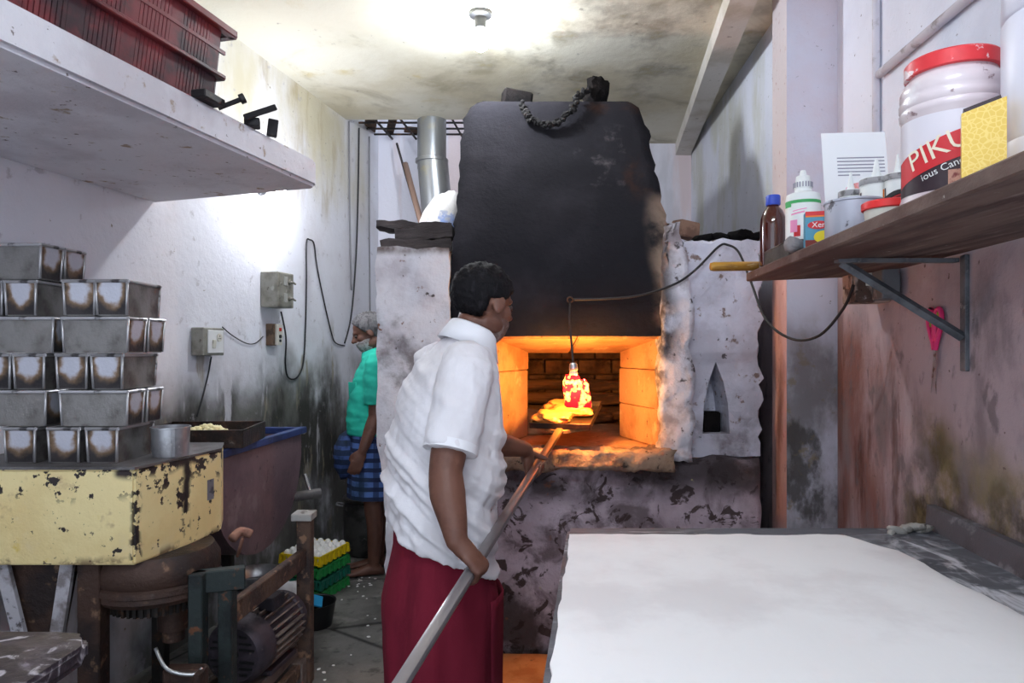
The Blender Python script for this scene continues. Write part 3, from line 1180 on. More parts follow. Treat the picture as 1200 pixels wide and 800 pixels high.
def wp(px, py, off=.012):
    d = 2.222 / (.208 - (px - 600) / 800)
    return Vector((WL(d) + off, d - off * .2, CAMZ - (py - HY) / 800 * d))


def wire(name, label, pts, r=.0045, mat=m_wire):
    b = bm_new()
    tube(b, pts, r, 6, 5)
    return tag(obj(name, b, mat, None, True), label, 'wire')


wire('power_cable', 'black cable looping below the wall socket to the right', [wp(320, 365, .05), wp(322, 395, .07), wp(327, 425, .04), wp(335, 441), wp(343, 444), wp(350, 436), wp(354, 420), wp(356, 380), wp(357, 330), wp(357, 285), wp(361, 281), wp(366, 286), wp(369, 310), wp(377, 350), wp(387, 392), wp(392, 402), wp(402, 405)], .005)
wire('thin_wire', 'thin wire sagging between the switchboard and the wall socket', [wp(258, 383), wp(270, 393), wp(286, 402), wp(297, 402), wp(306, 394)], .003)
wire('lead_wire', 'thin black lead running down from the switchboard', [wp(245, 418), wp(241, 440), wp(234, 468), wp(228, 488)], .004)
wire('conduit_wire', 'long vertical wire on the left wall near the back corner', [wp(419, 150), wp(418, 220), wp(416, 290), wp(412, 350), wp(408, 380), wp(402, 402)], .006, m_wire)
wire('conduit_wire', 'pale vertical wire nearest the ceiling edge on the left wall', [wp(407, 142), wp(408, 250), wp(410, 340)], .006, m_wire_grey)
wire('conduit_wire', 'grey vertical wire in the back left corner', [wp(431, 160), wp(431, 260), wp(432, 372)], .006, m_wire_grey)

# ------------------------------------------------------------------ dough machine
m_cream_paint = M('chipped_cream_enamel', (234, 214, 158), [
    dict(c=(222, 196, 136), s=3.0, lo=.45, hi=.65, a=.8),
    dict(c=(226, 206, 160), s=6.0, lo=.55, hi=.7, a=.8),
    dict(c=(214, 180, 52), s=7.0, lo=.66, hi=.74, a=.9),
    dict(c=(172, 140, 104), s=9.0, lo=.6, hi=.7, a=.7),
    dict(c=(46, 36, 36), s=16.0, lo=.625, hi=.645, a=1.0),
    dict(c=(46, 36, 36), s=14.0, lo=.50, hi=.52, a=1.0, box=((-1.20, None), (None, None), (1.005, None)), soft=.012, amp=.05, bs=8),
    dict(c=(46, 36, 36), s=22.0, lo=.58, hi=.60, a=1.0, box=((-1.6, None), None, (.95, None)), soft=.03, amp=.1, bs=8),
    dict(c=(40, 32, 32), s=16.0, lo=.46, hi=.48, a=1.0, box=((-1.115, -1.06), (2.262, 2.292), None), soft=.010, amp=.035, bs=12),
    dict(c=(40, 32, 32), s=16.0, lo=.50, hi=.52, a=1.0, box=((-1.150, -1.125), (None, 2.085), None), soft=.008, amp=.025, bs=12),
    dict(c=(110, 84, 60), s=10.0, lo=.5, hi=.6, a=.8, box=(None, None, (None, .765)), soft=.012, amp=.03, bs=8),
    dict(c=(60, 50, 48), s=42.0, lo=.66, hi=.69, a=.9),
], rough=.5, bump=.35, bscale=30, spec=.4)
m_dark_top = M('worn_steel_top', (112, 108, 108), [dict(c=(70, 66, 66), s=6.0, lo=.45, hi=.62, a=.8), dict(c=(160, 158, 156), s=14.0, lo=.6, hi=.72, a=.6)], rough=.5, metal=.4, bump=.2)
m_greasy = M('greasy_brown_iron', (70, 50, 42), [dict(c=(40, 32, 32), s=6.0, lo=.42, hi=.6, a=.9), dict(c=(134, 104, 82), s=16.0, lo=.58, hi=.68, a=.8), dict(c=(120, 116, 118), s=9.0, lo=.64, hi=.72, a=.7)], rough=.55, metal=.3, bump=.5, bscale=40)
m_green_iron = M('dark_green_iron', (44, 52, 52), [dict(c=(28, 30, 32), s=8.0, lo=.45, hi=.6, a=.8), dict(c=(120, 74, 48), s=18.0, lo=.6, hi=.68, a=.8)], rough=.6, metal=.2, bump=.4, bscale=40)
m_gap_bar = M('pale_gap_bar', (176, 172, 178), [dict(c=(120, 112, 112), s=10.0, lo=.48, hi=.6, a=.9), dict(c=(60, 52, 50), s=24.0, lo=.6, hi=.68, a=.9)], rough=.8, bump=.3)
MX, MY = -1.4, 2.3
mach = thing('dough_machine', 'chipped cream-painted dough machine carrying the stacked loaf tins', 'machine', (MX, MY, 0))


def mp(name, bm, mat, smooth=False, angle=None, parent=None):
    o = obj(name, bm, mat, None, smooth, angle)
    if parent is None:
        keep_world(o, mach, (MX, MY, 0))
    else:
        keep_world(o, parent, (0, 0, 0))
    return o


foot = [(-1.78, 2.06), (-1.14, 2.06), (-1.083, 2.28), (-1.045, 2.45), (-1.10, 2.60), (-1.68, 2.60)]
b = bm_new()
prism(b, foot, .745, 1.034)
bmesh.ops.bevel(b, geom=list(b.edges), offset=.006, segments=2, affect='EDGES')
mp('housing', b, m_cream_paint)
b = bm_new()
prism(b, [(x * 1.0 + (.003 if x > -1.3 else 0), y - (.003 if y < 2.2 else 0)) for x, y in foot], 1.034, 1.042)
mp('top_plate', b, m_dark_top)
b = bm_new()                                   # maker's plate on the end face
box(b, (-1.0615, 2.385, .905), (.004, .06, .075), rot=(0, 0, -.23), bev=.002)
pl = mp('name_plate', b, M('grey_name_plate', (128, 126, 134), [dict(c=(90, 88, 96), s=30., lo=.5, hi=.6)], rough=.4, metal=.4))
b = bm_new()                                   # gear drum under the housing
lathe(b, [(.17, .745), (.19, .71), (.192, .665), (.186, .655), (.194, .648), (.196, .632), (.188, .628), (.19, .612), (.18, .598), (.13, .592)], 40, c=(-1.175, 2.27, 0))
mp('gear_drum', b, m_greasy, True, 35)
b = bm_new()
for i in range(44):
    a = 2 * PI * i / 44
    box(b, (-1.175 + .140 * math.cos(a), 2.27 + .140 * math.sin(a), .575), (.014, .009, .035), rot=(0, 0, a))
lathe(b, [(.136, .557), (.136, .596)], 44, c=(-1.175, 2.27, 0))
mp('gear', b, m_iron_dark)
b = bm_new()
lathe(b, [(.05, .56), (.05, .47), (.035, .465), (.035, .43), (.028, .425), (.0, .42)], 16, c=(-1.13, 2.28, 0))
mp('spindle', b, m_greasy, True, 35)
for x in (-1.69, -1.305):               # iron stand
    b = bm_new()
    box(b, (x, 2.13, .3745), (.07, .06, .743), bev=.004)
    mp('leg', b, m_greasy)
b = bm_new()
hexa(b, [(-1.58, 2.13, .743), (-1.36, 2.13, .743), (-1.36, 2.15, .743), (-1.58, 2.15, .743)], [(-1.49, 2.13, .42), (-1.42, 2.13, .42), (-1.42, 2.15, .42), (-1.49, 2.15, .42)])
mp('gusset', b, m_greasy)
for s, xa, xb in ((1, -1.575, -1.485), (-1, -1.37, -1.425)):  # added pale bars in place of the light openings beside the gusset
    b = bm_new()
    hexa(b, [(xa - .02, 2.10, .743), (xa + .02, 2.10, .743), (xa + .02, 2.115, .743), (xa - .02, 2.115, .743)], [(xb - .02, 2.10, .38), (xb + .02, 2.10, .38), (xb + .02, 2.115, .38), (xb - .02, 2.115, .38)])
    mp('strut', b, m_gap_bar)
b = bm_new()
box(b, (-1.45, 2.2, .20), (.6, .05, .06), bev=.004)
mp('cross_bar', b, m_greasy)

# trough with blue rim
m_maroon = M('maroon_enamel_steel', (132, 108, 112), [dict(c=(108, 86, 92), s=3.0, lo=.42, hi=.6, a=.8), dict(c=(150, 134, 134), s=6.0, lo=.58, hi=.7, a=.6), dict(c=(60, 48, 50), s=30.0, lo=.62, hi=.7, a=.7), dict(c=(210, 205, 205), s=50.0, lo=.72, hi=.75, a=.9)], rough=.45, metal=.3, bump=.2)
m_blue_rim = M('blue_painted_rim', (52, 68, 122), [dict(c=(34, 44, 84), s=10.0, lo=.45, hi=.6, a=.8), dict(c=(170, 180, 205), s=30.0, lo=.66, hi=.72, a=.7)], rough=.4, metal=.1)
tr = thing('kneading_trough', 'deep maroon kneading trough with a blue rim behind the dough machine', 'trough', (-1.25, 3.0, 0))
yA, yB, zr = 2.62, 3.46, .985
U = []
ym, rad = (yA + yB) / 2, (yB - yA) / 2 - .01
U = [(yA, zr), (yA, .86)]
for i in range(1, 16):
    a = PI + PI * i / 16
    U.append((ym + rad * 1.0 * math.cos(a), .86 + .36 * math.sin(a)))
U += [(yB, .86), (yB, zr)]


def ux(y):
    return -1.148 + (y - 2.62) * .095


b = bm_new()
loft(b, [[Vector((ux(y) + dx, y, z)) for y, z in U] for dx in (0, -.012)])
o = obj('side_plate', b, m_maroon)
keep_world(o, tr, (-1.25, 3.0, 0))
b = bm_new()
loft(b, [[Vector((ux(y) - .36, y, z)) for y, z in U] for dx in (0,)] + [[Vector((ux(y) - .372, y, z)) for y, z in U]])
o = obj('side_plate', b, m_maroon)
keep_world(o, tr, (-1.25, 3.0, 0))
b = bm_new()
outer = U
va = [[b.verts.new((ux(y) - dx, y, z)) for y, z in U] for dx in (.012, .36)]
for i in range(len(U) - 1):
    b.faces.new((va[0][i], va[0][i + 1], va[1][i + 1], va[1][i]))
ce = Vector((0, ym, .86))
vb = [[b.verts.new((ux(y) - dx, ym + (y - ym) * .985, z + (.005 if z < .86 else 0))) for y, z in U] for dx in (.012, .36)]
for i in range(len(U) - 1):
    b.faces.new((vb[0][i], vb[1][i], vb[1][i + 1], vb[0][i + 1]))
o = obj('basin', b, m_maroon, None, True, 40)
keep_world(o, tr, (-1.25, 3.0, 0))
b = bm_new()
for (xa, ya), (xb, yb) in (((ux(yA), yA), (ux(yB), yB)), ((ux(yA) - .37, yA), (ux(yB) - .37, yB))):
    dirv = Vector((xb - xa, yb - ya, 0))
    box(b, ((xa + xb) / 2, (ya + yb) / 2, zr), (.035, dirv.length + .06, .032), rot=(0, 0, -math.atan2(dirv.x, dirv.y)), bev=.003)
for y in (yA, yB):
    box(b, (ux(y) - .185, y, zr), (.40, .03, .032), bev=.003)
o = obj('rim', b, m_blue_rim)
keep_world(o, tr, (-1.25, 3.0, 0))
b = bm_new()                                   # axle with its crank
tube(b, [(ux(3.36) - .01, 3.40, .66), (ux(3.4) + .10, 3.47, .665)], .026, 12)
o = obj('axle', b, m_dark_top, None, True, 40)
keep_world(o, tr, (-1.25, 3.0, 0))
b = bm_new()
tube(b, [(ux(3.4) + .06, 3.44, .67), (ux(3.4) + .02, 3.47, .76)], .011, 8)
o2 = obj('crank', b, M('bright_steel', (190, 190, 192), rough=.25, metal=.9), None, True, 40)
keep_world(o2, tr, (-1.25, 3.0, 0))
for y in (2.72, 3.36):
    b = bm_new()
    box(b, (-1.40, y, .40), (.05, .05, .80), bev=.004)
    o = obj('leg', b, m_iron_dark)
    keep_world(o, tr, (-1.25, 3.0, 0))

# iron frame with rail in front of the motor
fr = thing('motor_stand', 'rusty angle-iron stand with a sloping-away rail beside the motor', 'stand', (-.9, 2.5, 0))


def fp(name, bm, mat, smooth=False):
    o = obj(name, bm, mat, None, smooth)
    return keep_world(o, fr, (-.9, 2.5, 0))


pA, pB = Vector((-.866, 2.86, 0)), Vector((-.925, 2.22, 0))
m_frame = M('flaking_brown_paint_iron', (96, 74, 62), [dict(c=(58, 48, 48), s=7.0, lo=.42, hi=.58, a=.9), dict(c=(158, 122, 96), s=14.0, lo=.58, hi=.66, a=.8), dict(c=(40, 34, 34), s=30.0, lo=.6, hi=.68, a=.8)], rough=.6, metal=.2, bump=.5, bscale=40)
b = bm_new()
box(b, (pA.x, pA.y, .345), (.06, .05, .69), bev=.004)
fp('post', b, m_frame)
b = bm_new()
box(b, (pA.x - .005, pA.y, .70), (.085, .085, .03), bev=.003)
fp('post_cap', b, M('dusty_steel_cap', (178, 176, 172), [dict(c=(110, 100, 92), s=20., lo=.5, hi=.62)], rough=.6, metal=.3))
b = bm_new()
box(b, (pB.x, pB.y, .34), (.045, .05, .68), bev=.004)
fp('post', b, m_green_iron)
dv = pA - pB
b = bm_new()
box(b, (pA + pB) / 2 + Vector((0, 0, .53)), (.03, dv.length, .075), rot=(0, 0, -math.atan2(dv.x, dv.y)), bev=.004)
fp('rail', b, m_frame)
b = bm_new()
box(b, (pA + pB) / 2 + Vector((0, 0, .09)), (.03, dv.length, .055), rot=(0, 0, -math.atan2(dv.x, dv.y)), bev=.004)
fp('rail', b, m_frame)
b = bm_new()
box(b, (-.945, 2.20, .655), (.16, .04, .07), rot=(0, 0, .35), bev=.004)
fp('cross_rail', b, m_green_iron)
b = bm_new()
box(b, (-.995, 2.165, .38), (.045, .05, .62), bev=.004)
fp('post', b, m_green_iron)
b = bm_new()
box(b, (-.985, 2.06, .24), (.12, .05, .40), bev=.006)
box(b, (-.93, 2.04, .24), (.02, .06, .40), bev=.003)
fp('bracket_plate', b, m_greasy)
b = bm_new()
tube(b, [(-1.07, 2.05, .50), (-1.02, 2.02, .45), (-.95, 2.03, .43), (-.93, 2.05, .44)], .006, 6, 4)
fp('wire_hook', b, M('bright_wire', (180, 180, 182), rough=.3, metal=.8), True)
b = bm_new()
tube(b, [(-1.0, 2.44, .72), (-.985, 2.48, .735), (-.955, 2.50, .72)], .017, 10, 4)
box(b, (-.99, 2.49, .68), (.010, .035, .085), rot=(.4, .3, .2), bev=.003)
fp('bearing_arm', b, M('rusty_pink_iron', (150, 108, 92), [dict(c=(96, 66, 56), s=12., lo=.45, hi=.6)], rough=.7, metal=.2), True)
m_plank = M('grey_wood_plank', (118, 104, 98), [dict(c=(72, 60, 58), s=5.0, lo=.42, hi=.6, a=.9, st=(3, .4, 1)), dict(c=(176, 168, 164), s=12.0, lo=.58, hi=.7, a=.8, st=(2, .5, 1))], rough=.85, bump=.6, bscale=30, bstretch=(3, .3, 1))
for i, (x, z) in enumerate(((-1.05, .235), (-.955, .235))):
    b = bm_new()
    box(b, (0, 0, 0), (.075, .86, .05), bev=.004)
    o = obj('wooden_bearer', b, m_plank)
    o.location = (x, 2.52, z - .09)
    o.rotation_euler = (0, 0, -.09)
    tag(o, ['wooden bearer under the wall side of the motor', 'wooden bearer under the room side of the motor'][i], 'plank', 'wooden bearers under the motor')
for i, y in enumerate((2.2, 2.8)):
    b = bm_new()
    box(b, (-1.02, y, .06), (.34, .06, .12), bev=.004)
    tag(obj('floor_block', b, m_plank), ['floor block under the near ends of the motor bearers', 'floor block under the far ends of the motor bearers'][i], 'block', 'blocks under the motor bearers')
# planks on the floor left of the motor
for i, (x, y, w) in enumerate(((-1.30, 2.62, .09), (-1.19, 2.60, .08))):
    b = bm_new()
    box(b, (0, 0, .02), (w, .75, .04), bev=.003)
    o = obj('floor_plank', b, m_plank)
    o.location = (x, y + .02, .0)
    o.rotation_euler = (0, 0, -.18)
    tag(o, ['pale plank on the floor under the machine, nearer the wall', 'pale plank on the floor under the machine, nearer the motor'][i], 'plank', 'planks on the floor under the machine')

# electric motor
m_motor = M('purple_grey_motor', (74, 66, 74), [dict(c=(46, 42, 48), s=7.0, lo=.45, hi=.6, a=.8), dict(c=(128, 116, 112), s=24.0, lo=.62, hi=.7, a=.7)], rough=.55, metal=.4, bump=.3)
m_motor_fin = M('dusty_motor_fins', (142, 128, 120), [dict(c=(92, 80, 76), s=9.0, lo=.45, hi=.62, a=.8)], rough=.6, metal=.4)
mo = thing('electric_motor', 'grey electric motor with cooling fins behind the iron rail', 'motor', (-1.0, 2.44, .302), -.16)
ax = (0, 1, 0)
b = bm_new()
lathe(b, [(.05, .004), (.098, .0), (.112, .012), (.118, .03), (.118, .10), (.108, .105)], 32, axis=ax)
obj('fan_cover', b, m_motor, mo, True, 35)
for i in range(-3, 4):                         # cooling slots of the fan cover
    if i == 0:
        continue
    for s in (-1, 1):
        b = bm_new()
        l = math.sqrt(.085 ** 2 - (i * .022) ** 2) - .022
        box(b, (s * (.026 + l / 2), -.001, i * .022), (l, .004, .009), bev=.001)
        obj('slot', b, m_black_plastic, mo)
b = bm_new()
lathe(b, [(.022, -.004), (.022, .004)], 16, axis=ax)
obj('hub', b, m_black_plastic, mo)
b = bm_new()
lathe(b, [(.098, .10), (.098, .34), (.105, .345), (.105, .375), (.06, .385), (.02, .39), (.02, .45)], 28, axis=ax)
obj('stator', b, m_motor, mo, True, 35)
fin_me = None
for i in range(26):
    a = 2 * PI * i / 26
    if fin_me is None:
        b = bm_new()
        box(b, (.107, .225, 0), (.022, .22, .005))
        o = obj('fin', b, m_motor_fin, mo)
        fin_me = o.data
    else:
        o = new_obj('fin', fin_me, None, mo)
    o.rotation_euler = (0, a, 0)
b = bm_new()
box(b, (0, .22, -.116), (.17, .20, .02), bev=.003)
obj('foot', b, m_motor, mo)
b = bm_new()
box(b, (.03, .2, .125), (.09, .09, .05), bev=.005)
obj('terminal_box', b, m_motor, mo)

# ------------------------------------------------------------------ loaf tins
m_tin = M('sooty_tinplate', (138, 135, 132), [
    dict(c=(108, 103, 100), s=7.0, lo=.42, hi=.62, a=.9),
    dict(c=(84, 76, 74), s=12.0, lo=.50, hi=.68, a=.9),
    dict(c=(140, 110, 84), s=16.0, lo=.62, hi=.72, a=.7),
], rough=.42, metal=.55, bump=.25, bscale=40, rvar=.15)
m_tin_end = M('burnt_tin_end', (56, 51, 52), [
    dict(c=(36, 33, 35), s=14.0, lo=.45, hi=.6, a=.8),
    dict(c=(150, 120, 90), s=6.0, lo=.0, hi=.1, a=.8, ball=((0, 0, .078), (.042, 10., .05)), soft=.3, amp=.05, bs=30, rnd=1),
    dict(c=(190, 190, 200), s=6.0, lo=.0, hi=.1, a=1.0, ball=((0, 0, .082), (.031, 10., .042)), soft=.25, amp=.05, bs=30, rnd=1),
], rough=.45, metal=.35, bump=.25, bscale=50)
m_tin_rim = M('tin_rim', (190, 188, 190), [dict(c=(84, 80, 80), s=14.0, lo=.56, hi=.66, a=.9)], rough=.35, metal=.7)
TWD, TLN, THT = .096, .205, .110


def make_tin():
    """loaf tin: long along local y, ends at +-y"""
    t = thing('loaf_tin', 'tin', 'baking tin', (0, 0, 0))
    w1, l1 = TWD / 2, TLN / 2
    w0, l0 = w1 - .004, l1 - .005
    b = bm_new()
    e = .002
    q = [b.verts.new(p_) for p_ in ((-w0, -l0, 0), (w0, -l0, 0), (w0, l0, 0), (-w0, l0, 0))]
    r_ = [b.verts.new(p_) for p_ in ((-w1, -l1, THT), (w1, -l1, THT), (w1, l1, THT), (-w1, l1, THT))]
    ri = [b.verts.new(p_) for p_ in ((-w1 + e, -l1 + e, THT), (w1 - e, -l1 + e, THT), (w1 - e, l1 - e, THT), (-w1 + e, l1 - e, THT))]
    qi = [b.verts.new(p_) for p_ in ((-w0 + e, -l0 + e, e), (w0 - e, -l0 + e, e), (w0 - e, l0 - e, e), (-w0 + e, l0 - e, e))]
    for i in range(4):
        j = (i + 1) % 4
        b.faces.new((q[i], q[j], r_[j], r_[i]))
        b.faces.new((r_[i], r_[j], ri[j], ri[i]))
        b.faces.new((ri[i], ri[j], qi[j], qi[i]))
    b.faces.new(q[::-1])
    b.faces.new(qi)
    obj('pan', b, m_tin, t)
    for s in (-1, 1):                          # folded end plates, dark with a bright burnished patch
        b = bm_new()
        yo = s * .0035
        a_ = [(-w0, s * l0, .004), (w0, s * l0, .004), (w1, s * l1, THT - .004), (-w1, s * l1, THT - .004)]
        hexa(b, a_, [(x, y + yo, z) for x, y, z in a_])
        obj('end_plate', b, m_tin_end, t)
        for sx in (-1, 1):
            b = bm_new()
            tube(b, [(sx * w0, s * (l0 + .003), .002), (sx * w1, s * (l1 + .003), THT - .004)], .0042, 6)
            obj('seam', b, m_tin_rim, t, True)
    b = bm_new()
    zz = THT - .003
    for p0, p1 in (((-w1, -l1), (w1, -l1)), ((w1, -l1), (w1, l1)), ((w1, l1), (-w1, l1)), ((-w1, l1), (-w1, -l1))):
        tube(b, [(p0[0] * 1.03, p0[1] * 1.02, zz), (p1[0] * 1.03, p1[1] * 1.02, zz)], .0062, 6)
    obj('rim_wire', b, m_tin_rim, t, True, 60)
    return t


tin0 = make_tin()
used = [False]
ROWN = ['bottom', 'second', 'third', 'fourth', 'fifth', 'top']


def put_tin(x, y, row, yaw, label):
    o = tin0 if not used[0] else copy_tree(tin0)
    used[0] = True
    o.location = (x, y, 1.0425 + row * (THT + .0045))
    o.rotation_euler = (0, 0, yaw)
    tag(o, label, 'baking tin', 'sooty loaf tins stacked on the dough machine')


FD = 2.125


def ends_row(row, xs, stack, yaw=0.0, fd=FD):
    for i, x in enumerate(xs):
        put_tin(x, fd + TLN / 2 + random.uniform(0, .006), row, yaw + random.uniform(-.015, .015),
                'loaf tin, burnt end to front, %s of %s row in the %s stack' % ((('left', 'right') if len(xs) == 2 else ('left', 'middle', 'right'))[i], ROWN[row], stack))


def side_row(row, x, stack, yaw=0.0, fd=FD):
    for i in range(2):
        put_tin(x + .004 * i, fd + TWD / 2 + i * (TWD + .012), row, PI / 2 + yaw + random.uniform(-.015, .015),
                'loaf tin lying sideways, %s of the %s row in the %s stack' % (('front', 'back')[i], ROWN[row], stack))


random.seed(3)
for i, x in enumerate((-1.53, -1.395, -1.275)):
    put_tin(x, FD + TLN / 2, 0, random.uniform(-.02, .02), 'loaf tin, burnt end to front, %s one of the bottom row' % ('leftmost', 'middle', 'rightmost')[i])
side_row(1, -1.302, 'right')
side_row(1, -1.555, 'left')
ends_row(2, (-1.372, -1.262), 'right')
ends_row(2, (-1.612, -1.505), 'left')
side_row(3, -1.290, 'right', -.03, FD - .01)
side_row(3, -1.535, 'left')
ends_row(4, (-1.340, -1.238), 'right', .03, FD - .02)
ends_row(4, (-1.635, -1.53), 'left')
side_row(5, -1.565, 'left', -.06)

# round tin, tray with butter
m_alu = M('dull_aluminium', (176, 176, 180), [dict(c=(140, 138, 140), s=9.0, lo=.45, hi=.62, a=.8), dict(c=(214, 214, 216), s=20.0, lo=.6, hi=.7, a=.6)], rough=.38, metal=.75, bump=.15)
q = P(200, 530, 2.28)
t = thing('round_cake_tin', 'small round aluminium cake tin beside the loaf tins', 'baking tin', (q.x, q.y, 1.0425))
b = bm_new()
lathe(b, [(.056, 0), (.060, .092), (.063, .093), (.063, .097), (.0585, .097), (.054, .004), (.0, .003)], 32)
obj('wall', b, m_alu, t, True, 35)
b = bm_new()
box(b, (.061 * math.cos(-1.0), .061 * math.sin(-1.0), .047), (.004, .012, .088), rot=(0, 0, -1.0))
obj('seam', b, m_alu, t)

m_tray_rust = M('rusty_black_tray', (58, 46, 42), [dict(c=(92, 62, 50), s=8.0, lo=.5, hi=.64, a=.8), dict(c=(150, 138, 130), s=14.0, lo=.62, hi=.7, a=.7), dict(c=(30, 27, 27), s=12.0, lo=.42, hi=.56, a=.8)], rough=.5, metal=.4, bump=.4)
t = thing('baking_tray', 'deep rusty baking tray resting across the trough rim', 'tray', (-1.29, 2.87, 1.0025), .10)
tw, tl, th = .40, .34, .07
for nm, c_, s_ in (('bottom', (0, 0, .004), (tw, tl, .006)), ('side', (0, -tl / 2, th / 2), (tw, .005, th)), ('side', (0, tl / 2, th / 2), (tw, .005, th)), ('side', (-tw / 2, 0, th / 2), (.005, tl, th)), ('side', (tw / 2, 0, th / 2), (.005, tl, th))):
    b = bm_new()
    box(b, c_, s_, bev=.001)
    obj(nm, b, m_tray_rust, t)
b = bm_new()
for (a_, c_) in (((-tw / 2, -tl / 2), (tw / 2, -tl / 2)), ((tw / 2, -tl / 2), (tw / 2, tl / 2)), ((tw / 2, tl / 2), (-tw / 2, tl / 2)), ((-tw / 2, tl / 2), (-tw / 2, -tl / 2))):
    tube(b, [(a_[0], a_[1], th), (c_[0], c_[1], th)], .004, 6)
obj('rim', b, m_tray_rust, t, True)
b = bm_new()
for i in range(70):
    a = random.uniform(0, 2 * PI)
    r_ = math.sqrt(random.random())
    h = .04 * (1 - r_ * r_) + .012
    join(b, rock((r_ * .10 * math.cos(a), r_ * .085 * math.sin(a), .008 + h), (.017, .017, .013), i, (a, 0, a), .4, 1))
box(b, (0, 0, .02), (.13, .11, .03), bev=.01)
o = obj('crumbled_butter', b, M('pale_butter', (240, 228, 178), [dict(c=(222, 204, 140), s=30., lo=.5, hi=.65, a=.7)], rough=.6), None, True)
o.location = (-1.30, 2.90, 1.0025 + .0045)
tag(o, 'heap of crumbled pale butter in the rusty tray', 'butter', kind='stuff')

# dark slab table in the left foreground
m_slab_dark = M('dark_floury_slab', (58, 50, 58), [dict(c=(92, 82, 90), s=5.0, lo=.45, hi=.65, a=.8, di=1.0), dict(c=(160, 152, 164), s=7.0, lo=.52, hi=.68, a=.7, di=1.5), dict(c=(224, 218, 226), s=14.0, lo=.58, hi=.68, a=.7, di=1.0), dict(c=(96, 62, 60), s=2.5, lo=.55, hi=.7, a=.7)], rough=.4, bump=.4, bscale=14, rvar=.15)
t = thing('side_table', 'dark floury slab table in the left foreground', 'table', (-1.45, 1.3, 0))
b = bm_new()
pts = [(-.42, -.55), (.45, -.55), (.465, .26)]
for i in range(1, 6):
    a = R(90 * i / 6)
    pts.append((.405 + .06 * math.cos(a), .27 + .06 * math.sin(a)))
pts += [(.36, .35), (-.30, .36)]
prism(b, pts, .675, .72)
bmesh.ops.bevel(b, geom=list(b.edges), offset=.012, segments=3, affect='EDGES')
obj('top', b, m_slab_dark, t, True, 40)
for x, y in ((-.3, -.45), (.36, -.45), (.36, .24), (-.26, .24)):
    b = bm_new()
    box(b, (x, y, .3375), (.07, .07, .675), bev=.005)
    obj('leg', b, m_greasy, t)

# eggs in stacked plastic trays
m_yel = M('yellow_plastic', (236, 204, 30), rough=.4)
m_grn = M('green_plastic', (44, 148, 74), rough=.4)
m_grn2 = M('dark_teal_plastic', (30, 110, 90), rough=.4)
m_egg = M('white_egg', (246, 244, 240), rough=.45)
eg = Vector((-1.13, 3.93, 0))
EYAW = -.30


def egg_tray(mat):
    b = bm_new()
    nx, ny, st = 5, 6, .05
    W, Ln = nx * st, ny * st
    box(b, (0, 0, .004), (W, Ln, .006))
    parts = [('base', b)]
    b = bm_new()
    for s in (-1, 1):
        box(b, (s * W / 2, 0, .047), (.008, Ln + .008, .012))
        box(b, (0, s * Ln / 2, .047), (W + .008, .008, .012))
    parts.append(('rim', b))
    b = bm_new()
    for i in range(nx * 2 + 1):
        for s in (-1, 1):
            box(b, (-W / 2 + i * st / 2, s * Ln / 2, .024), (.012, .006, .042))
    for i in range(ny * 2 + 1):
        for s in (-1, 1):
            box(b, (s * W / 2, -Ln / 2 + i * st / 2, .024), (.006, .012, .042))
    parts.append(('wall_ribs', b))
    b = bm_new()
    for i in range(nx + 1):
        for j in range(ny + 1):
            box(b, (-W / 2 + i * st, -Ln / 2 + j * st, .024), (.012, .012, .048), taper=(1.6, 1.6))
    parts.append(('cup_posts', b))
    return parts, W, Ln


TZ = .066
for k, (mat, lab) in enumerate(((m_grn, 'bottom green plastic egg tray of the stack on the floor'), (m_grn2, 'teal plastic egg tray second from the floor'), (m_grn, 'green plastic egg tray just below the yellow one'), (m_yel, 'yellow plastic egg tray full of white eggs on top of the stack'))):
    t = thing('egg_tray', lab, 'egg tray', (eg.x + random.uniform(-.006, .006), eg.y, .002 + k * TZ), EYAW + random.uniform(-.03, .03), 'egg trays stacked on the floor')
    for nm, bb in egg_tray(mat)[0]:
        o = obj(nm, bb, mat, t)
        if nm in ('cup_posts', 'wall_ribs'):
            o['kind'] = 'stuff'
b = bm_new()
lathe(b, [(0, -.028), (.010, -.0265), (.017, -.02), (.0212, -.008), (.0215, .002), (.019, .014), (.013, .024), (.006, .0285), (0, .029)], 14)
egg_me = None
rot = Matrix.Rotation(EYAW, 3, 'Z')
ROWS = ['first', 'second', 'third', 'fourth', 'fifth', 'sixth']
for j in range(6):
    for i in range(5):
        v = rot @ Vector((-.10 + i * .05, -.125 + j * .05, 0))
        if egg_me is None:
            o = obj('egg', b, m_egg, None, True)
            egg_me = o.data
        else:
            o = new_obj('egg', egg_me)
        o.location = (eg.x + v.x, eg.y + v.y, .002 + 3 * TZ + .009 + .034)
        o.rotation_euler = (random.uniform(-.15, .15), random.uniform(-.15, .15), 0)
        tag(o, 'white egg in the yellow tray, %s row from the front, %s from the left' % (ROWS[j], ROWS[i]), 'egg', 'white eggs in the yellow tray')

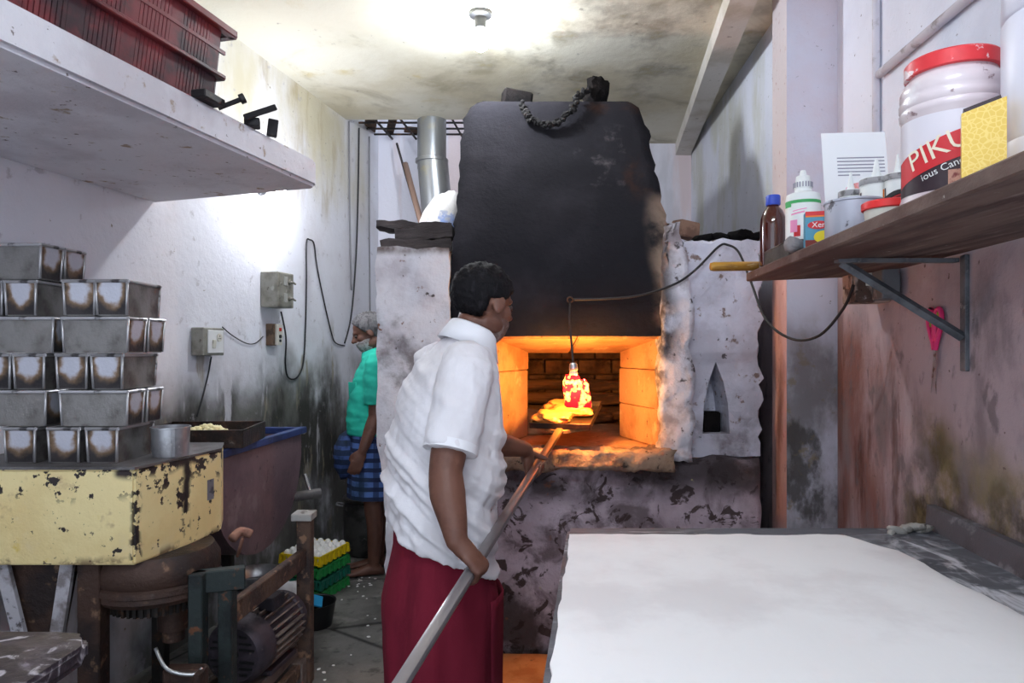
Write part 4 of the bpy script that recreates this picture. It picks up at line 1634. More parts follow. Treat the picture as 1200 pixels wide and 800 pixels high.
# cooking pot by the wall, small vessels under the trough
m_pot = M('blackened_aluminium_pot', (96, 94, 92), [dict(c=(58, 56, 55), s=6.0, lo=.42, hi=.6, a=.9), dict(c=(140, 138, 134), s=12.0, lo=.6, hi=.7, a=.6)], rough=.45, metal=.6, bump=.2)
t = thing('cooking_pot', 'large blackened aluminium pot on the floor behind the man in green', 'pot', (-.985, 4.68, 0))
b = bm_new()
lathe(b, [(.13, 0), (.155, .03), (.165, .12), (.165, .30), (.158, .345), (.15, .36), (.172, .375), (.172, .383), (.145, .375), (.15, .30), (.15, .05), (0, .03)], 32)
obj('body', b, m_pot, t, True, 45)
b = bm_new()
lathe(b, [(.17, .384), (.17, .39), (.12, .41), (.03, .418), (.025, .44), (.0, .442)], 32)
obj('lid', b, m_pot, t, True, 45)
b = bm_new()
tube(b, [(-.16, -.05, .33), (-.20, -.06, .34), (-.205, -.02, .345), (-.165, .0, .335)], .007, 6, 4)
obj('handle', b, m_alu, t, True)

q = P(290, 668, 3.02)
t = thing('steel_bowl', 'shallow steel bowl on an upturned pail under the trough', 'bowl', (-1.13, 3.02, 0))
b = bm_new()
lathe(b, [(.06, .345), (.085, .36), (.10, .41), (.104, .412), (.104, .416), (.096, .412), (.08, .366), (0, .352)], 28)
obj('bowl', b, m_alu, t, True, 45)
t2 = thing('pail', 'dull metal pail standing under the steel bowl', 'pail', (-1.13, 3.02, 0))
b = bm_new()
lathe(b, [(.115, 0), (.118, .02), (.085, .34), (.0, .343)], 24)
obj('body', b, m_alu, t2, True, 40)
q = P(320, 672, 3.3)
o = obj('cloth_bundle', rock((0, 0, .0), (.10, .09, .075), 12, (0, 0, .4), .35, 3), M('white_cloth', (222, 220, 222), [dict(c=(180, 176, 178), s=9., lo=.5, hi=.65, a=.7)], rough=.9), None, True)
o.location = (-1.10, 3.33, .18)
tag(o, 'white cloth bundle lying on a wooden box under the trough', 'cloth')
b = bm_new()
box(b, (-1.12, 3.33, .055), (.24, .24, .11), bev=.005)
tag(obj('wooden_box', b, m_plank), 'low wooden box under the white cloth bundle', 'box')
q = P(345, 690, 3.35)
t = thing('blue_tub', 'black tub with a bright blue plastic scoop beside the egg trays', 'tub', (-1.0, 3.46, 0))
b = bm_new()
lathe(b, [(.085, 0), (.105, .12), (.108, .12), (.10, .115), (.082, .008), (0, .006)], 24)
obj('body', b, m_black_plastic, t, True, 40)
b = bm_new()
box(b, (-.01, 0, .125), (.10, .09, .012), rot=(.25, .35, .3), bev=.003)
obj('scoop', b, M('bright_blue_plastic', (40, 160, 214), rough=.4), t)
# crumbs on the floor
b = bm_new()
for i in range(70):
    x, y = random.uniform(-.95, -.35), random.uniform(2.5, 4.4)
    if random.random() < .5:
        x, y = random.gauss(-.92, .10), random.gauss(4.2, .16)
    s = random.uniform(.005, .012)
    if x > -.66 and y > 3.0:
        continue
    join(b, rock((x, y, .003), (s, s * .8, .003), i, (0, 0, i), .3, 1))
tag(obj('floor_crumbs', b, m_egg), 'white crumbs and eggshell bits scattered on the floor', 'crumbs', kind='stuff')

# ------------------------------------------------------------------ behind the left oven pier: flue pipe, sack, firewood, sticks
m_galv = M('galvanised_flue', (168, 172, 178), [dict(c=(110, 110, 112), s=4.0, lo=.45, hi=.62, a=.8, st=(1, 1, .3)), dict(c=(206, 196, 150), s=3.0, lo=.55, hi=.7, a=.8, box=(None, None, (None, 2.55)), soft=.05)], rough=.3, metal=.85, bump=.1)
q = P(506, 200, 4.95)
t = thing('flue_pipe', 'shiny metal flue pipe rising through the roof opening behind the hood', 'pipe', (q.x, q.y, 1.9))
b = bm_new()
tube(b, [(0.0, 0, 3.9 - 1.9), (0.0, 0, .80)], .105, 24)
obj('upper_pipe', b, m_galv, t, True, 40)
b = bm_new()
tube(b, [(0.005, 0, .86), (.055, .0, .30), (.075, 0, -.06)], .112, 24)
obj('lower_pipe', b, m_galv, t, True, 40)
b = bm_new()
lathe(b, [(.108, .84), (.120, .845), (.120, .865), (.108, .87)], 24)
obj('collar', b, m_galv, t, True, 40)
o = obj('sack', rock((0, 0, 0), (.135, .15, .25), 21, (0, .25, .2), .14, 4), M('white_woven_sack', (222, 218, 216), [dict(c=(120, 150, 214), s=4.0, lo=.56, hi=.60, a=.9), dict(c=(190, 184, 176), s=8., lo=.5, hi=.65, a=.7)], rough=.7, bump=.3, bscale=60), None, True)
o.location = (-.415, 4.05, 2.085)
tag(o, 'white sack with blue print slumped behind the hood', 'sack')
m_wood_grey = M('smoked_board', (92, 84, 84), [dict(c=(56, 50, 50), s=5., lo=.4, hi=.6, a=.9, st=(.3, 2, 2)), dict(c=(140, 126, 120), s=16., lo=.6, hi=.7, a=.7, st=(.2, 2, 2))], rough=.9, bump=1.0, bscale=30, bstretch=(.3, 2, 2))
for i, (x, y, z, l, w, h, rz, ry) in enumerate(((-.46, 3.30, 1.888, .33, .14, .058, .10, -.03), (-.42, 3.34, 1.953, .27, .13, .062, -.08, -.10), (-.49, 3.46, 2.012, .37, .14, .04, .02, .04))):
    b = grid_box((-l / 2, l / 2), (-w / 2, w / 2), (-h / 2, h / 2), .02)
    roughen(b, .008, 16, 3, i)
    o = obj('firewood', b, m_wood_grey, None, True, 40)
    o.location = (x, y, z)
    o.rotation_euler = (0, ry, rz)
    tag(o, ['lowest dark firewood board on the left oven pier', 'middle slanting firewood board on the left oven pier', 'topmost firewood board on the left oven pier'][i], 'firewood', 'firewood boards on the left oven pier')
for i, (pa, pb, r_, lab) in enumerate(((P(475, 192, 5.2), P(491, 252, 4.95), .022, 'brown stick leaning on the back wall beside the flue'), (P(465, 168, 5.3), P(489, 252, 5.0), .009, 'thin dark rod leaning on the back wall beside the stick'))):
    b = bm_new()
    tube(b, [pa, pb + (pb - pa) * .9], r_, 8)
    o = obj('stick', b, M('stick_wood', (150, 122, 108) if i == 0 else (70, 62, 62), rough=.8), None, True)
    tag(o, lab, 'stick')

# ------------------------------------------------------------------ stone work table with the sheet of dough
m_stone = M('grey_stone_slab', (92, 94, 102), [
    dict(c=(66, 68, 76), s=3.0, lo=.42, hi=.62, a=.9, st=(1, 2.5, 1)),
    dict(c=(150, 154, 162), s=4.0, lo=.54, hi=.70, a=.8, st=(.6, 3, 1), di=1.0),
    dict(c=(222, 224, 232), s=9.0, lo=.62, hi=.72, a=.8, st=(.6, 3, 1), di=1.5),
    dict(c=(226, 226, 234), s=6.0, lo=.44, hi=.66, a=.85, st=(2.5, 1, 1), di=1.2, box=((1.0, 1.2), (.9, 1.95), None), soft=.06, amp=.15),
], rough=.55, bump=.2, bscale=30)
m_dough = M('flat_white_dough', (246, 244, 245), [
    dict(c=(226, 221, 222), s=3.0, lo=.45, hi=.65, a=.6),
    dict(c=(206, 190, 150), s=14.0, lo=.73, hi=.76, a=.6),
], rough=.6, bump=.12, bscale=20, bstretch=(1, .3, 1))
TZ1 = .86
TX = lambda d: .167 + .124 * (d - 2.06)        # left edge of the table
TR = lambda d: 1.235 + .1125 * (d - 2.0)
t = thing('work_table', 'grey stone work table in the right foreground', 'table', (.7, 1.3, 0))


def tp(name, bm, mat, smooth=False, angle=None):
    o = obj(name, bm, mat, None, smooth, angle)
    return keep_world(o, t, (.7, 1.3, 0))


b = bm_new()
prism(b, [(TX(.45), .45), (TR(.45) + .04, .45), (TR(2.06) + .04, 2.06), (TX(2.06), 2.06)], .80, TZ1)
bmesh.ops.bevel(b, geom=list(b.edges), offset=.010, segments=2, affect='EDGES')
tp('slab', b, m_stone)
b = bm_new()                                   # stone upstand along the wall, leaning on it
hexa(b, [(TR(.45) + .005, .45, TZ1 - .002), (TR(2.06) + .005, 2.06, TZ1 - .002), (TR(2.06) + .03, 2.06, TZ1 - .002), (TR(.45) + .03, .45, TZ1 - .002)],
     [(WR(.45) - .035, .45, TZ1 + .065), (WR(2.08) - .045, 2.08, TZ1 + .065), (WR(2.08) - .02, 2.08, TZ1 + .065), (WR(.45) - .012, .45, TZ1 + .065)])
tp('upstand', b, M('upstand_stone', (84, 82, 88), [dict(c=(60, 58, 62), s=4., lo=.45, hi=.62), dict(c=(140, 138, 144), s=9., lo=.6, hi=.7, a=.7)], rough=.6, bump=.3))
for y in (.62, 1.85):
    b = grid_box((TX(y) + .08, TR(y) - .1), (y - .10, y + .10), (0, .799), .06)
    tp('support', roughen(b, .008, 8, 3), m_base, True)
# the dough
NX, NY = 46, 40
zt_ = TZ1 + .012


def dough_xy(u, v):
    d = .50 + (1.955 - .50) * v
    xl = TX(d) + .012 + .010 * fbm((d * 3, 0, 0), 2.2, 3)
    xr = min(.505 * 2.0 + (1.955 - d) * .02, 1.19) + .012 * fbm((d * 3, 7, 0), 2.0, 3) - (.02 if v > .9 else 0) * (v - .9) * 30
    x = xl + (xr - xl) * u
    d2 = d + (.018 * fbm((x * 3, 3, 0), 2.0, 3) - .03 * max(0, u - .92) * 8) * (v > .6) * (v - .6) / .4
    return x, d2


b = bm_new()
top, bot = {}, {}
for i in range(NX + 1):
    for j in range(NY + 1):
        u, v = i / NX, j / NY
        x, d = dough_xy(u, v)
        e = min(i, NX - i, j, NY - j)
        z = zt_ + .0025 * fbm((x, d, 0), 4, 3) - (.004 if e == 0 else 0)
        top[i, j] = b.verts.new((x, d, z))
for i in range(NX):
    for j in range(NY):
        b.faces.new((top[i, j], top[i + 1, j], top[i + 1, j + 1], top[i, j + 1]))
edge = [(i, 0) for i in range(NX)] + [(NX, j) for j in range(NY)] + [(NX - i, NY) for i in range(NX)] + [(0, NY - j) for j in range(NY)]
lo = {}
for k in edge:
    c = top[k].co
    lo[k] = b.verts.new((c.x, c.y, TZ1 + .0005))
for k, k2 in zip(edge, edge[1:] + edge[:1]):
    b.faces.new((top[k], lo[k], lo[k2], top[k2]))
b.faces.new([lo[k] for k in edge])
tag(obj('dough_sheet', b, m_dough, None, True, 60), 'large rolled-out sheet of white dough on the stone table', 'dough')
b = bm_new()
q = P(1060, 634, 2.03)
for i, (dx, dy, s) in enumerate(((-.04, -.01, .02), (-.01, 0, .022), (.015, .01, .026), (.045, .0, .018), (-.06, -.015, .014))):
    join(b, rock((dx, dy, s * .4), (s * 1.5, s * .8, s * .55), i, (0, .3, i), .4, 2))
o = obj('dough_scrap', b, M('grey_dough_scrap', (168, 164, 158), [dict(c=(120, 116, 110), s=20., lo=.5, hi=.62)], rough=.8), None, True)
o.location = (q.x, 2.005, TZ1 + .001)
tag(o, 'crumpled grey dough scrap at the far corner of the stone table', 'dough scrap')
# thin orange slab at the oven foot
b = grid_box((-.12, .42), (2.72, 3.06), (0, .03), .05)
tag(obj('floor_slab', roughen(b, .004, 8, 2), M('orange_slab', (176, 118, 74), [dict(c=(150, 88, 46), s=6., lo=.45, hi=.62, a=.8), dict(c=(90, 60, 40), s=20., lo=.6, hi=.7, a=.8)], rough=.85, bump=.4), None, True, 40), 'orange slab on the floor at the oven foot', 'slab')

# ------------------------------------------------------------------ wooden wall shelf on the right
SZ0, SZ1 = 1.65, 1.682
SF = lambda d: .632 + .100 * d                 # front edge
m_shelf = M('weathered_shelf_wood', (112, 92, 84), [
    dict(c=(70, 54, 50), s=4.0, lo=.42, hi=.62, a=.9, st=(4, .4, 1)),
    dict(c=(152, 136, 128), s=8.0, lo=.58, hi=.70, a=.8, st=(3, .5, 1)),
    dict(c=(74, 40, 36), s=2.0, lo=.5, hi=.65, a=.7, st=(2, .5, 1)),
    dict(c=(190, 184, 180), s=40.0, lo=.68, hi=.73, a=.7),
], rough=.75, bump=.5, bscale=30, bstretch=(4, .3, 1))
sh = thing('wall_shelf', 'weathered wooden plank shelf crowded with bottles and jars', 'shelf', (1.1, 1.6, SZ0))


def sp_(name, bm, mat, smooth=False, angle=None):
    o = obj(name, bm, mat, None, smooth, angle)
    return keep_world(o, sh, (1.1, 1.6, SZ0))


b = bm_new()
BT = .022                                      # the back edge sits a little higher
for (xa, ya) in ((0, 0),):
    A = [(SF(.35), .35), (WR(.35) - .004, .35), (WR(2.58) - .004, 2.58), (SF(2.56) - .01, 2.56)]
    zoff = [0, BT, BT, 0]
    lo_ = [b.verts.new((x, y, SZ0 + z)) for (x, y), z in zip(A, zoff)]
    hi_ = [b.verts.new((x, y, SZ1 + z * 0)) for (x, y), z in zip(A, zoff)]
    for i in range(4):
        b.faces.new((lo_[i], lo_[(i + 1) % 4], hi_[(i + 1) % 4], hi_[i]))
    b.faces.new(lo_[::-1])
    b.faces.new(hi_)
bmesh.ops.bevel(b, geom=list(b.edges), offset=.004, segments=1, affect='EDGES')
sp_('plank', b, m_shelf)
m_bracket = M('grey_painted_bracket', (112, 116, 122), [dict(c=(70, 74, 80), s=8., lo=.45, hi=.62, a=.8), dict(c=(170, 170, 172), s=16., lo=.6, hi=.7, a=.7)], rough=.6, metal=.3, bump=.2)


def rwp(px, py, off=.0):
    d = 1.075 / ((px - 600) / 800 - .1125)
    return Vector((WR(d) - off, d + off * .1, CAMZ - (py - HY) / 800 * d))


d_b = rwp(1133, 400).y
for d_, nm in ((d_b, 'a'), (.9, 'b')):
    b = bm_new()
    box(b, (WR(d_) - .006, d_, 1.50), (.012, .03, .33), rot=(0, 0, -.11), bev=.002)
    sp_('wall_strip', b, m_bracket)
    b = bm_new()
    tube(b, [(WR(d_) - .012, d_ + .0, 1.432), (SF(d_) + .14, d_ + .06, SZ0 + .002)], .014, 4)
    sp_('strut', b, m_bracket)
    b = bm_new()
    box(b, ((WR(d_) + SF(d_)) / 2 + .05, d_ + .03, SZ0 + .003), (WR(d_) - SF(d_) - .12, .028, .012), bev=.001)
    sp_('arm', b, m_bracket)

# junction boxes under the shelf
m_jbox = M('paint_flaked_box', (170, 150, 140), [dict(c=(84, 62, 52), s=12., lo=.46, hi=.54, a=.95, st=(1, 1, .5)), dict(c=(206, 196, 196), s=9., lo=.6, hi=.68, a=.8), dict(c=(52, 40, 36), s=26., lo=.6, hi=.66, a=.9)], rough=.7, bump=.5, bscale=50)
q = rwp(1020, 338)
t = thing('switch_block', 'paint-flaked wooden switch block on the right wall under the shelf', 'switch block', (q.x, q.y, q.z), math.atan2(-.1125, 1.0))
b = bm_new()
box(b, (-.062, -.12, .004), (.123, .12, .135), bev=.004)
obj('block', b, m_jbox, t)
b = bm_new()
box(b, (-.126, -.12, .02), (.006, .09, .06), bev=.002)
obj('cover', b, m_jbox, t)
b = bm_new()
box(b, (-.062, -.183, .02), (.05, .006, .05), bev=.002)
obj('switch_plate', b, m_cream_plastic, t)
b = bm_new()
box(b, (-.04, -.235, -.004), (.06, .09, .11), bev=.004)
obj('side_box', b, m_bracket, t)
# scissors on a nail
m_pink = M('hot_pink_plastic', (226, 50, 116), rough=.4)
m_lime = M('olive_green_insert', (150, 150, 40), rough=.5)
m_steel = M('scissor_steel', (160, 150, 150), [dict(c=(110, 80, 70), s=30., lo=.5, hi=.65)], rough=.35, metal=.8)
q = rwp(1100, 362)
sc_ = thing('scissors', 'pink-handled scissors hanging from a nail under the wall shelf', 'scissors', (q.x - .012, q.y, q.z), 0)
sc_.rotation_euler = (0, .0, math.atan2(-.1125, 1.0))
for s, mat in ((1, m_pink), (-1, m_pink)):
    b = bm_new()
    pts = [(0, s * .004, -.125), (0, s * .013, -.10), (0, s * .036, -.055), (0, s * .040, -.018), (0, s * .026, .0), (0, s * .008, -.012), (0, s * .005, -.05), (0, s * .004, -.10)]
    tube(b, pts, .0075, 8, 4)
    obj('handle', b, mat, sc_, True)
    b = bm_new()
    box(b, (0, s * .022, -.032), (.008, .016, .045), rot=(s * -.12, 0, 0), bev=.003)
    obj('grip_insert', b, m_lime, sc_)
    b = bm_new()
    hexa(b, [(-.001 + s * .0016, -.008, -.12), (.001 + s * .0016, -.008, -.12), (.001 + s * .0016, .008, -.12), (-.001 + s * .0016, .008, -.12)],
         [(-.0006 + s * .0016, s * .02 - .001 + .008, -.26), (.0006 + s * .0016, s * .02 - .001 + .008, -.26), (.0006 + s * .0016, s * .02 + .001 + .008, -.26), (-.0006 + s * .0016, s * .02 + .001 + .008, -.26)])
    obj('blade', b, m_steel, sc_)
b = bm_new()
tube(b, [(.006, .01, -.004), (-.012, .01, .004)], .003, 6)
tag(keep_world(obj('nail', b, m_iron_dark, None), sc_, (0, 0, 0)), 'dark nail')

# conduit pipes on the right wall
m_conduit = M('painted_conduit', (206, 202, 212), [dict(c=(140, 130, 132), s=10., lo=.52, hi=.64, a=.8)], rough=.6, bump=.3)
b = bm_new()
za = 2.40
tube(b, [(WR(2.49) - .015, 2.49, za), (WR(.9) - .015, .9, za - .06)], .016, 10)
tag(obj('conduit_pipe', b, m_conduit, None, True), 'horizontal white conduit pipe on the right wall above the jars', 'pipe')
b = bm_new()
tube(b, [(WR(2.52) - .014, 2.52, CEIL - .005), (WR(2.52) - .014, 2.52, 1.95)], .014, 10)
tag(obj('conduit_pipe', b, m_conduit, None, True), 'upright white conduit pipe on the right wall behind the paper', 'pipe')


# ------------------------------------------------------------------ things on the wall shelf
def spot(px, o):
    """place on the shelf seen at pixel column px, o metres behind its front edge"""
    d = (.632 + o) / ((px - 600) / 800 - .100)
    return Vector(((px - 600) / 800 * d, d, SZ1 + .0015))


def bottle(name, label, cat, px, o, r, h, prof, mat, cap=None, capmat=None, band=None):
    q = spot(px, o)
    t = thing(name, label, cat, q)
    t.rotation_euler = (0, 0, -math.atan2(q.x, q.y))
    b = bm_new()
    lathe(b, [(r * a, h * c) for a, c in prof], 28)
    obj('body', b, mat, t, True, 40)
    if cap:
        b = bm_new()
        lathe(b, [(r * a, h * c) for a, c in cap], 22)
        obj('cap', b, capmat, t, True, 40)
    return t


m_amber = M('amber_glass', (70, 22, 12), [dict(c=(40, 12, 10), s=6., lo=.45, hi=.6, a=.7)], rough=.08, spec=.6, coat=.6)
m_bluecap = M('blue_cap', (58, 82, 190), rough=.4)
m_label_white = M('white_label', (236, 238, 236), [dict(c=(214, 216, 214), s=12., lo=.5, hi=.65, a=.6)], rough=.5)
m_green = M('green_print', (66, 170, 96), rough=.5)
m_redp = M('red_print', (206, 44, 52), rough=.5)
m_pinkp = M('pink_print', (240, 150, 190), rough=.5)
m_dark_print = M('dark_print', (52, 36, 44), rough=.5)
m_grey_print = M('grey_print', (150, 146, 160), rough=.6)
m_orange = M('orange_print', (240, 130, 40), rough=.5)
m_bluep = M('blue_print', (70, 130, 214), rough=.5)
m_purple = M('purple_print', (96, 70, 110), rough=.5)
BOT = [(.86, 0), (1, .02), (1, .58), (.96, .68), (.75, .78), (.46, .84), (.42, .86), (.42, .90)]

bottle('syrup_bottle', 'brown glass bottle with blue cap at the far end of the shelf', 'bottle', 906, .042, .044, .25, BOT, m_amber,
       [(.52, .86), (.56, .87), (.56, .985), (.5, 1.0), (0, 1.0)], m_bluecap)


def patch(parent, r, a0, a1, z0, z1, mat, name='print', n=10, lift=.0006, slope=0.0):
    """printed field on a round wall, angles in degrees from the side facing the camera"""
    b = bm_new()
    vs = []
    for k, (rr) in enumerate((r + lift, r - .001)):
        row = []
        for i in range(n + 1):
            a = R(a0 + (a1 - a0) * i / n)
            dz = slope * (i / n - .5)
            row.append((b.verts.new((rr * math.sin(a), -rr * math.cos(a), z0 + dz)), b.verts.new((rr * math.sin(a), -rr * math.cos(a), z1 + dz))))
        vs.append(row)
    for i in range(n):
        b.faces.new((vs[0][i][0], vs[0][i + 1][0], vs[0][i + 1][1], vs[0][i][1]))
    return obj(name, b, mat, parent, True)


t = bottle('essence_bottle', 'white plastic bottle with a green band and ribbed nozzle cap', 'bottle', 941, .072, .052, .278,
           [(.9, 0), (1, .02), (1, .66), (.94, .72), (.5, .755), (.48, .79)], m_label_white,
           [(.5, .79), (.52, .8), (.52, .86), (.42, .87), (.40, .93), (.22, .945), (.14, 1.0), (0, 1.0)], m_label_white)
b = bm_new()
for i in range(20):
    a = 2 * PI * i / 20
    box(b, (.0275 * math.cos(a), .0275 * math.sin(a), .2305), (.003, .0035, .016), rot=(0, 0, a))
obj('ribs', b, m_grey_print, t)
patch(t, .052, -80, 80, .168, .178, m_green)
patch(t, .052, -78, -40, .158, .168, m_green)
patch(t, .052, -30, -8, .064, .098, m_redp)
patch(t, .052, -44, -18, .078, .116, m_pinkp, lift=.0009)
patch(t, .052, -40, 5, .134, .139, m_pinkp, slope=.006)
patch(t, .052, -34, 12, .145, .148, m_pinkp, slope=.006)
bottle('colour_bottle', 'small dark bottle with a bright pink cap behind the carton', 'bottle', 972, .13, .028, .135, BOT, m_amber,
       [(.56, .86), (.6, .87), (.6, .985), (.52, 1.0), (0, 1.0)], M('bright_pink_cap', (236, 96, 186), rough=.4))
# shallow metal tray holding the two far bottles
dc = 2.255
t = thing('shelf_tray', 'dented grey metal tray at the far end of the shelf holding two bottles', 'tray', (SF(dc) + .078, dc, SZ1 + .001), -math.atan(.1))
for nm, c_, s_ in (('bottom', (0, 0, .001), (.14, .35, .001)), ('side', (-.07, 0, .024), (.003, .35, .048)), ('side', (.07, 0, .024), (.003, .35, .048)), ('side', (0, -.175, .024), (.14, .003, .048)), ('side', (0, .175, .024), (.14, .003, .048))):
    b = bm_new()
    box(b, c_, s_, bev=.0004)
    obj(nm, b, m_pot, t)
b = bm_new()
for (a_, c_) in (((-.07, -.175), (.07, -.175)), ((.07, -.175), (.07, .175)), ((.07, .175), (-.07, .175)), ((-.07, .175), (-.07, -.175))):
    tube(b, [(a_[0], a_[1], .048), (c_[0], c_[1], .048)], .003, 6)
obj('rim', b, m_pot, t, True)
# rolled rag on the edge
q = Vector((SF(2.04) + .028, 2.035, SZ1 + .001))
b = bm_new()
rg = []
for i in range(13):
    u = i / 12
    rr = .021 + .005 * math.sin(u * 9) - .006 * u
    rg.append([Vector(((u - .5) * .10, (rr + .005 * fbm((u * 5, j, 0), 1.1, 2)) * math.cos(2 * PI * j / 14), .021 + (rr + .004 * fbm((u * 5, j, 4), 1.3, 2)) * math.sin(2 * PI * j / 14))) for j in range(14)])
loft(b, rg)
o = obj('rolled_rag', b, M('grey_rag', (138, 132, 134), [dict(c=(96, 90, 92), s=30., lo=.45, hi=.6, a=.8, st=(.4, 1, 1))], rough=.9, bump=.5, bscale=60), None, True)
o.location = q
o.rotation_euler = (0, .1, .25)
tag(o, 'rolled-up grey rag on the shelf edge in front of the tray', 'rag')
# brass-yellow rolling stick
b = bm_new()
tube(b, [(-.13, 0, 0), (-.12, 0, 0), (.125, 0, 0), (.13, 0, 0)], [.014, .017, .017, .014], 14)
o = obj('rolling_stick', b, M('varnished_yellow_wood', (190, 140, 48), [dict(c=(120, 80, 34), s=6., lo=.5, hi=.62, a=.8, st=(.4, 2, 2)), dict(c=(226, 200, 150), s=12., lo=.6, hi=.7, a=.8, st=(.4, 2, 2))], rough=.35, coat=.3), None, True, 50)
o.location = (.855, 2.50, SZ1 + .0185)
o.rotation_euler = (0, -.02, .06)
tag(o, 'yellow varnished rolling stick jutting out from the far end of the shelf', 'rolling stick')
# carton
q = spot(963, .058)
t = thing('carton', 'small blue and red carton with a yellow print beside the chipped round tin', 'carton', (q.x, q.y, q.z), -math.atan2(q.x, q.y) + .15)
b = bm_new()
box(b, (0, 0, .052), (.092, .04, .104), bev=.001)
obj('box', b, M('carton_blue', (84, 150, 176), rough=.5), t)
for c_, s_, mat in (((0, -.0205, .098), (.092, .001, .014), m_redp), ((0, -.0205, .012), (.092, .001, .024), M('carton_brown', (120, 40, 30), rough=.5)), ((0, -.0207, .091), (.092, .001, .004), m_orange)):
    b = bm_new()
    box(b, c_, s_)
    obj('print', b, mat, t)
b = bm_new()
lathe(b, [(.019, 0), (.019, .001)], 20, c=(0, 0, 0), axis=(0, -1, 0))
for v in b.verts:
    v.co.x *= 1.5
    v.co = v.co * 1.0 + Vector((-.012, -.0206, .066))
    v.co.z = .066 + (v.co.z - .066) * .62
obj('badge', b, m_redp, t)
b = bm_new()
lathe(b, [(.02, 0), (.02, .001)], 20, axis=(0, -1, 0))
for v in b.verts:
    v.co = Vector((v.co.x * 1.3 + .002, v.co.y - .0209, v.co.z * .9 + .032))
obj('print', b, M('yellow_print', (226, 204, 40), rough=.5), t)
tb = text_bm('Xer', .022)
for v in tb.verts:
    v.co += Vector((-.012, -.0222, .066))
obj('lettering', tb, m_label_white, t)
# chipped round tin
q = spot(1000, .072)
t = thing('round_tin', 'chipped pale grey round tin in the middle of the shelf', 'tin', q)
b = bm_new()
lathe(b, [(.066, 0), (.068, .003), (.068, .088), (.071, .089), (.071, .094), (.067, .094), (.065, .006), (0, .005)], 36)
obj('wall', b, M('chipped_grey_tin', (186, 188, 200), [dict(c=(90, 88, 94), s=16., lo=.58, hi=.61, a=.95), dict(c=(150, 150, 160), s=6., lo=.5, hi=.65, a=.7)], rough=.45, metal=.2), t, True, 40)
# low pot with a red lid
q = spot(1041, .06)
t = thing('lidded_pot', 'low plastic pot with a flat red lid beside the big jar', 'pot', q)
b = bm_new()
lathe(b, [(.047, 0), (.050, .028)], 28)
obj('body', b, m_cream_plastic, t, True, 40)
b = bm_new()
lathe(b, [(.052, .026), (.055, .028), (.055, .042), (.051, .045), (0, .046)], 28)
obj('lid', b, M('red_lid', (226, 52, 52), [dict(c=(236, 226, 226), s=18., lo=.68, hi=.72, a=.8)], rough=.4), t, True, 40)
# food-colour bottles with cone tips
for i, (px, o_, r_, h, lab, pr) in enumerate(((997, .165, .033, .235, 'colour bottle with a cone tip and purple label behind the round tin', m_purple), (1027, .165, .040, .225, 'wider colour bottle with a cone tip and blue and orange label', m_bluep), (1052, .185, .030, .215, 'white colour bottle with a cone tip nearest the big jar', m_redp))):
    t = bottle('colour_bottle', lab, 'bottle', px, o_, r_, h, [(.95, 0), (1, .01), (1, .66), (.97, .68)], m_label_white,
               [(1.02, .67), (1.03, .68), (1.03, .75), (.98, .765), (.34, .775), (.22, .86), (.10, 1.0), (0, 1.0)], m_label_white)
    b = bm_new()
    lathe(b, [(r_ * 1.035, h * .682), (r_ * 1.05, h * .69), (r_ * 1.05, h * .752), (r_ * 1.035, h * .755)], 24)
    obj('cap_band', b, M('smudged_grey_band', (160, 158, 160), [dict(c=(100, 98, 98), s=30., lo=.5, hi=.62)], rough=.6), t, True)
    patch(t, r_, -55, 20, h * .30, h * .46, pr)
    patch(t, r_, 22, 60, h * .30, h * .60, m_grey_print if i != 1 else m_orange)
    patch(t, r_, -75, -60, h * .28, h * .60, m_dark_print)
# printed sheet
q = Vector(((1010 - 600) / 800 * 2.2, 2.2, SZ1 + .001))
t = thing('printed_sheet', 'white printed paper sheet standing upright behind the bottles', 'paper', q, -.08)
t.rotation_euler = (-.16, .0, -.08)
b = bm_new()
box(b, (0, 0, .22), (.205, .002, .438))
obj('page', b, M('white_paper', (252, 252, 253), rough=.7), t)
for k in range(6):
    b = bm_new()
    w = .15 if k != 5 else .07
    box(b, (.018 - (.15 - w) / 2, -.0016, .35 - k * .012), (w, .0008, .0035))
    obj('text_line', b, m_grey_print, t)
b = bm_new()
lathe(b, [(.05, 0), (.05, .0008)], 20, axis=(0, -1, 0))
for v in b.verts:
    v.co = Vector((v.co.x * 1.25 + .025, v.co.y - .0012, v.co.z * .55 + .238))
obj('picture', b, M('pink_picture', (244, 190, 208), [dict(c=(236, 150, 140), s=14., lo=.5, hi=.6)], rough=.6), t)
# tape ring
q = spot(1058, .155)
t = thing('tape_ring', 'dark ring of tape standing against the big jar', 'tape', (q.x, q.y, q.z + .052), -.5)
b = bm_new()
for rr, w_, mt_, nm in ((.052, .022, m_black_plastic, 'tape'), (.040, .024, m_redp, 'core')):
    b = bm_new()
    n_ = 32
    rgs = []
    for j in range(n_ + 1):
        a = 2 * PI * j / n_
        c_, s_ = math.cos(a), math.sin(a)
        rgs.append([Vector((c_ * (rr + e), f_, s_ * (rr + e))) for e, f_ in ((0, -w_ / 2), (0, w_ / 2), (-.010 if nm == 'tape' else -.003, w_ / 2), (-.010 if nm == 'tape' else -.003, -w_ / 2))])
    loft(b, rgs, cap=False)
    obj(nm, b, mt_, t, True, 40)
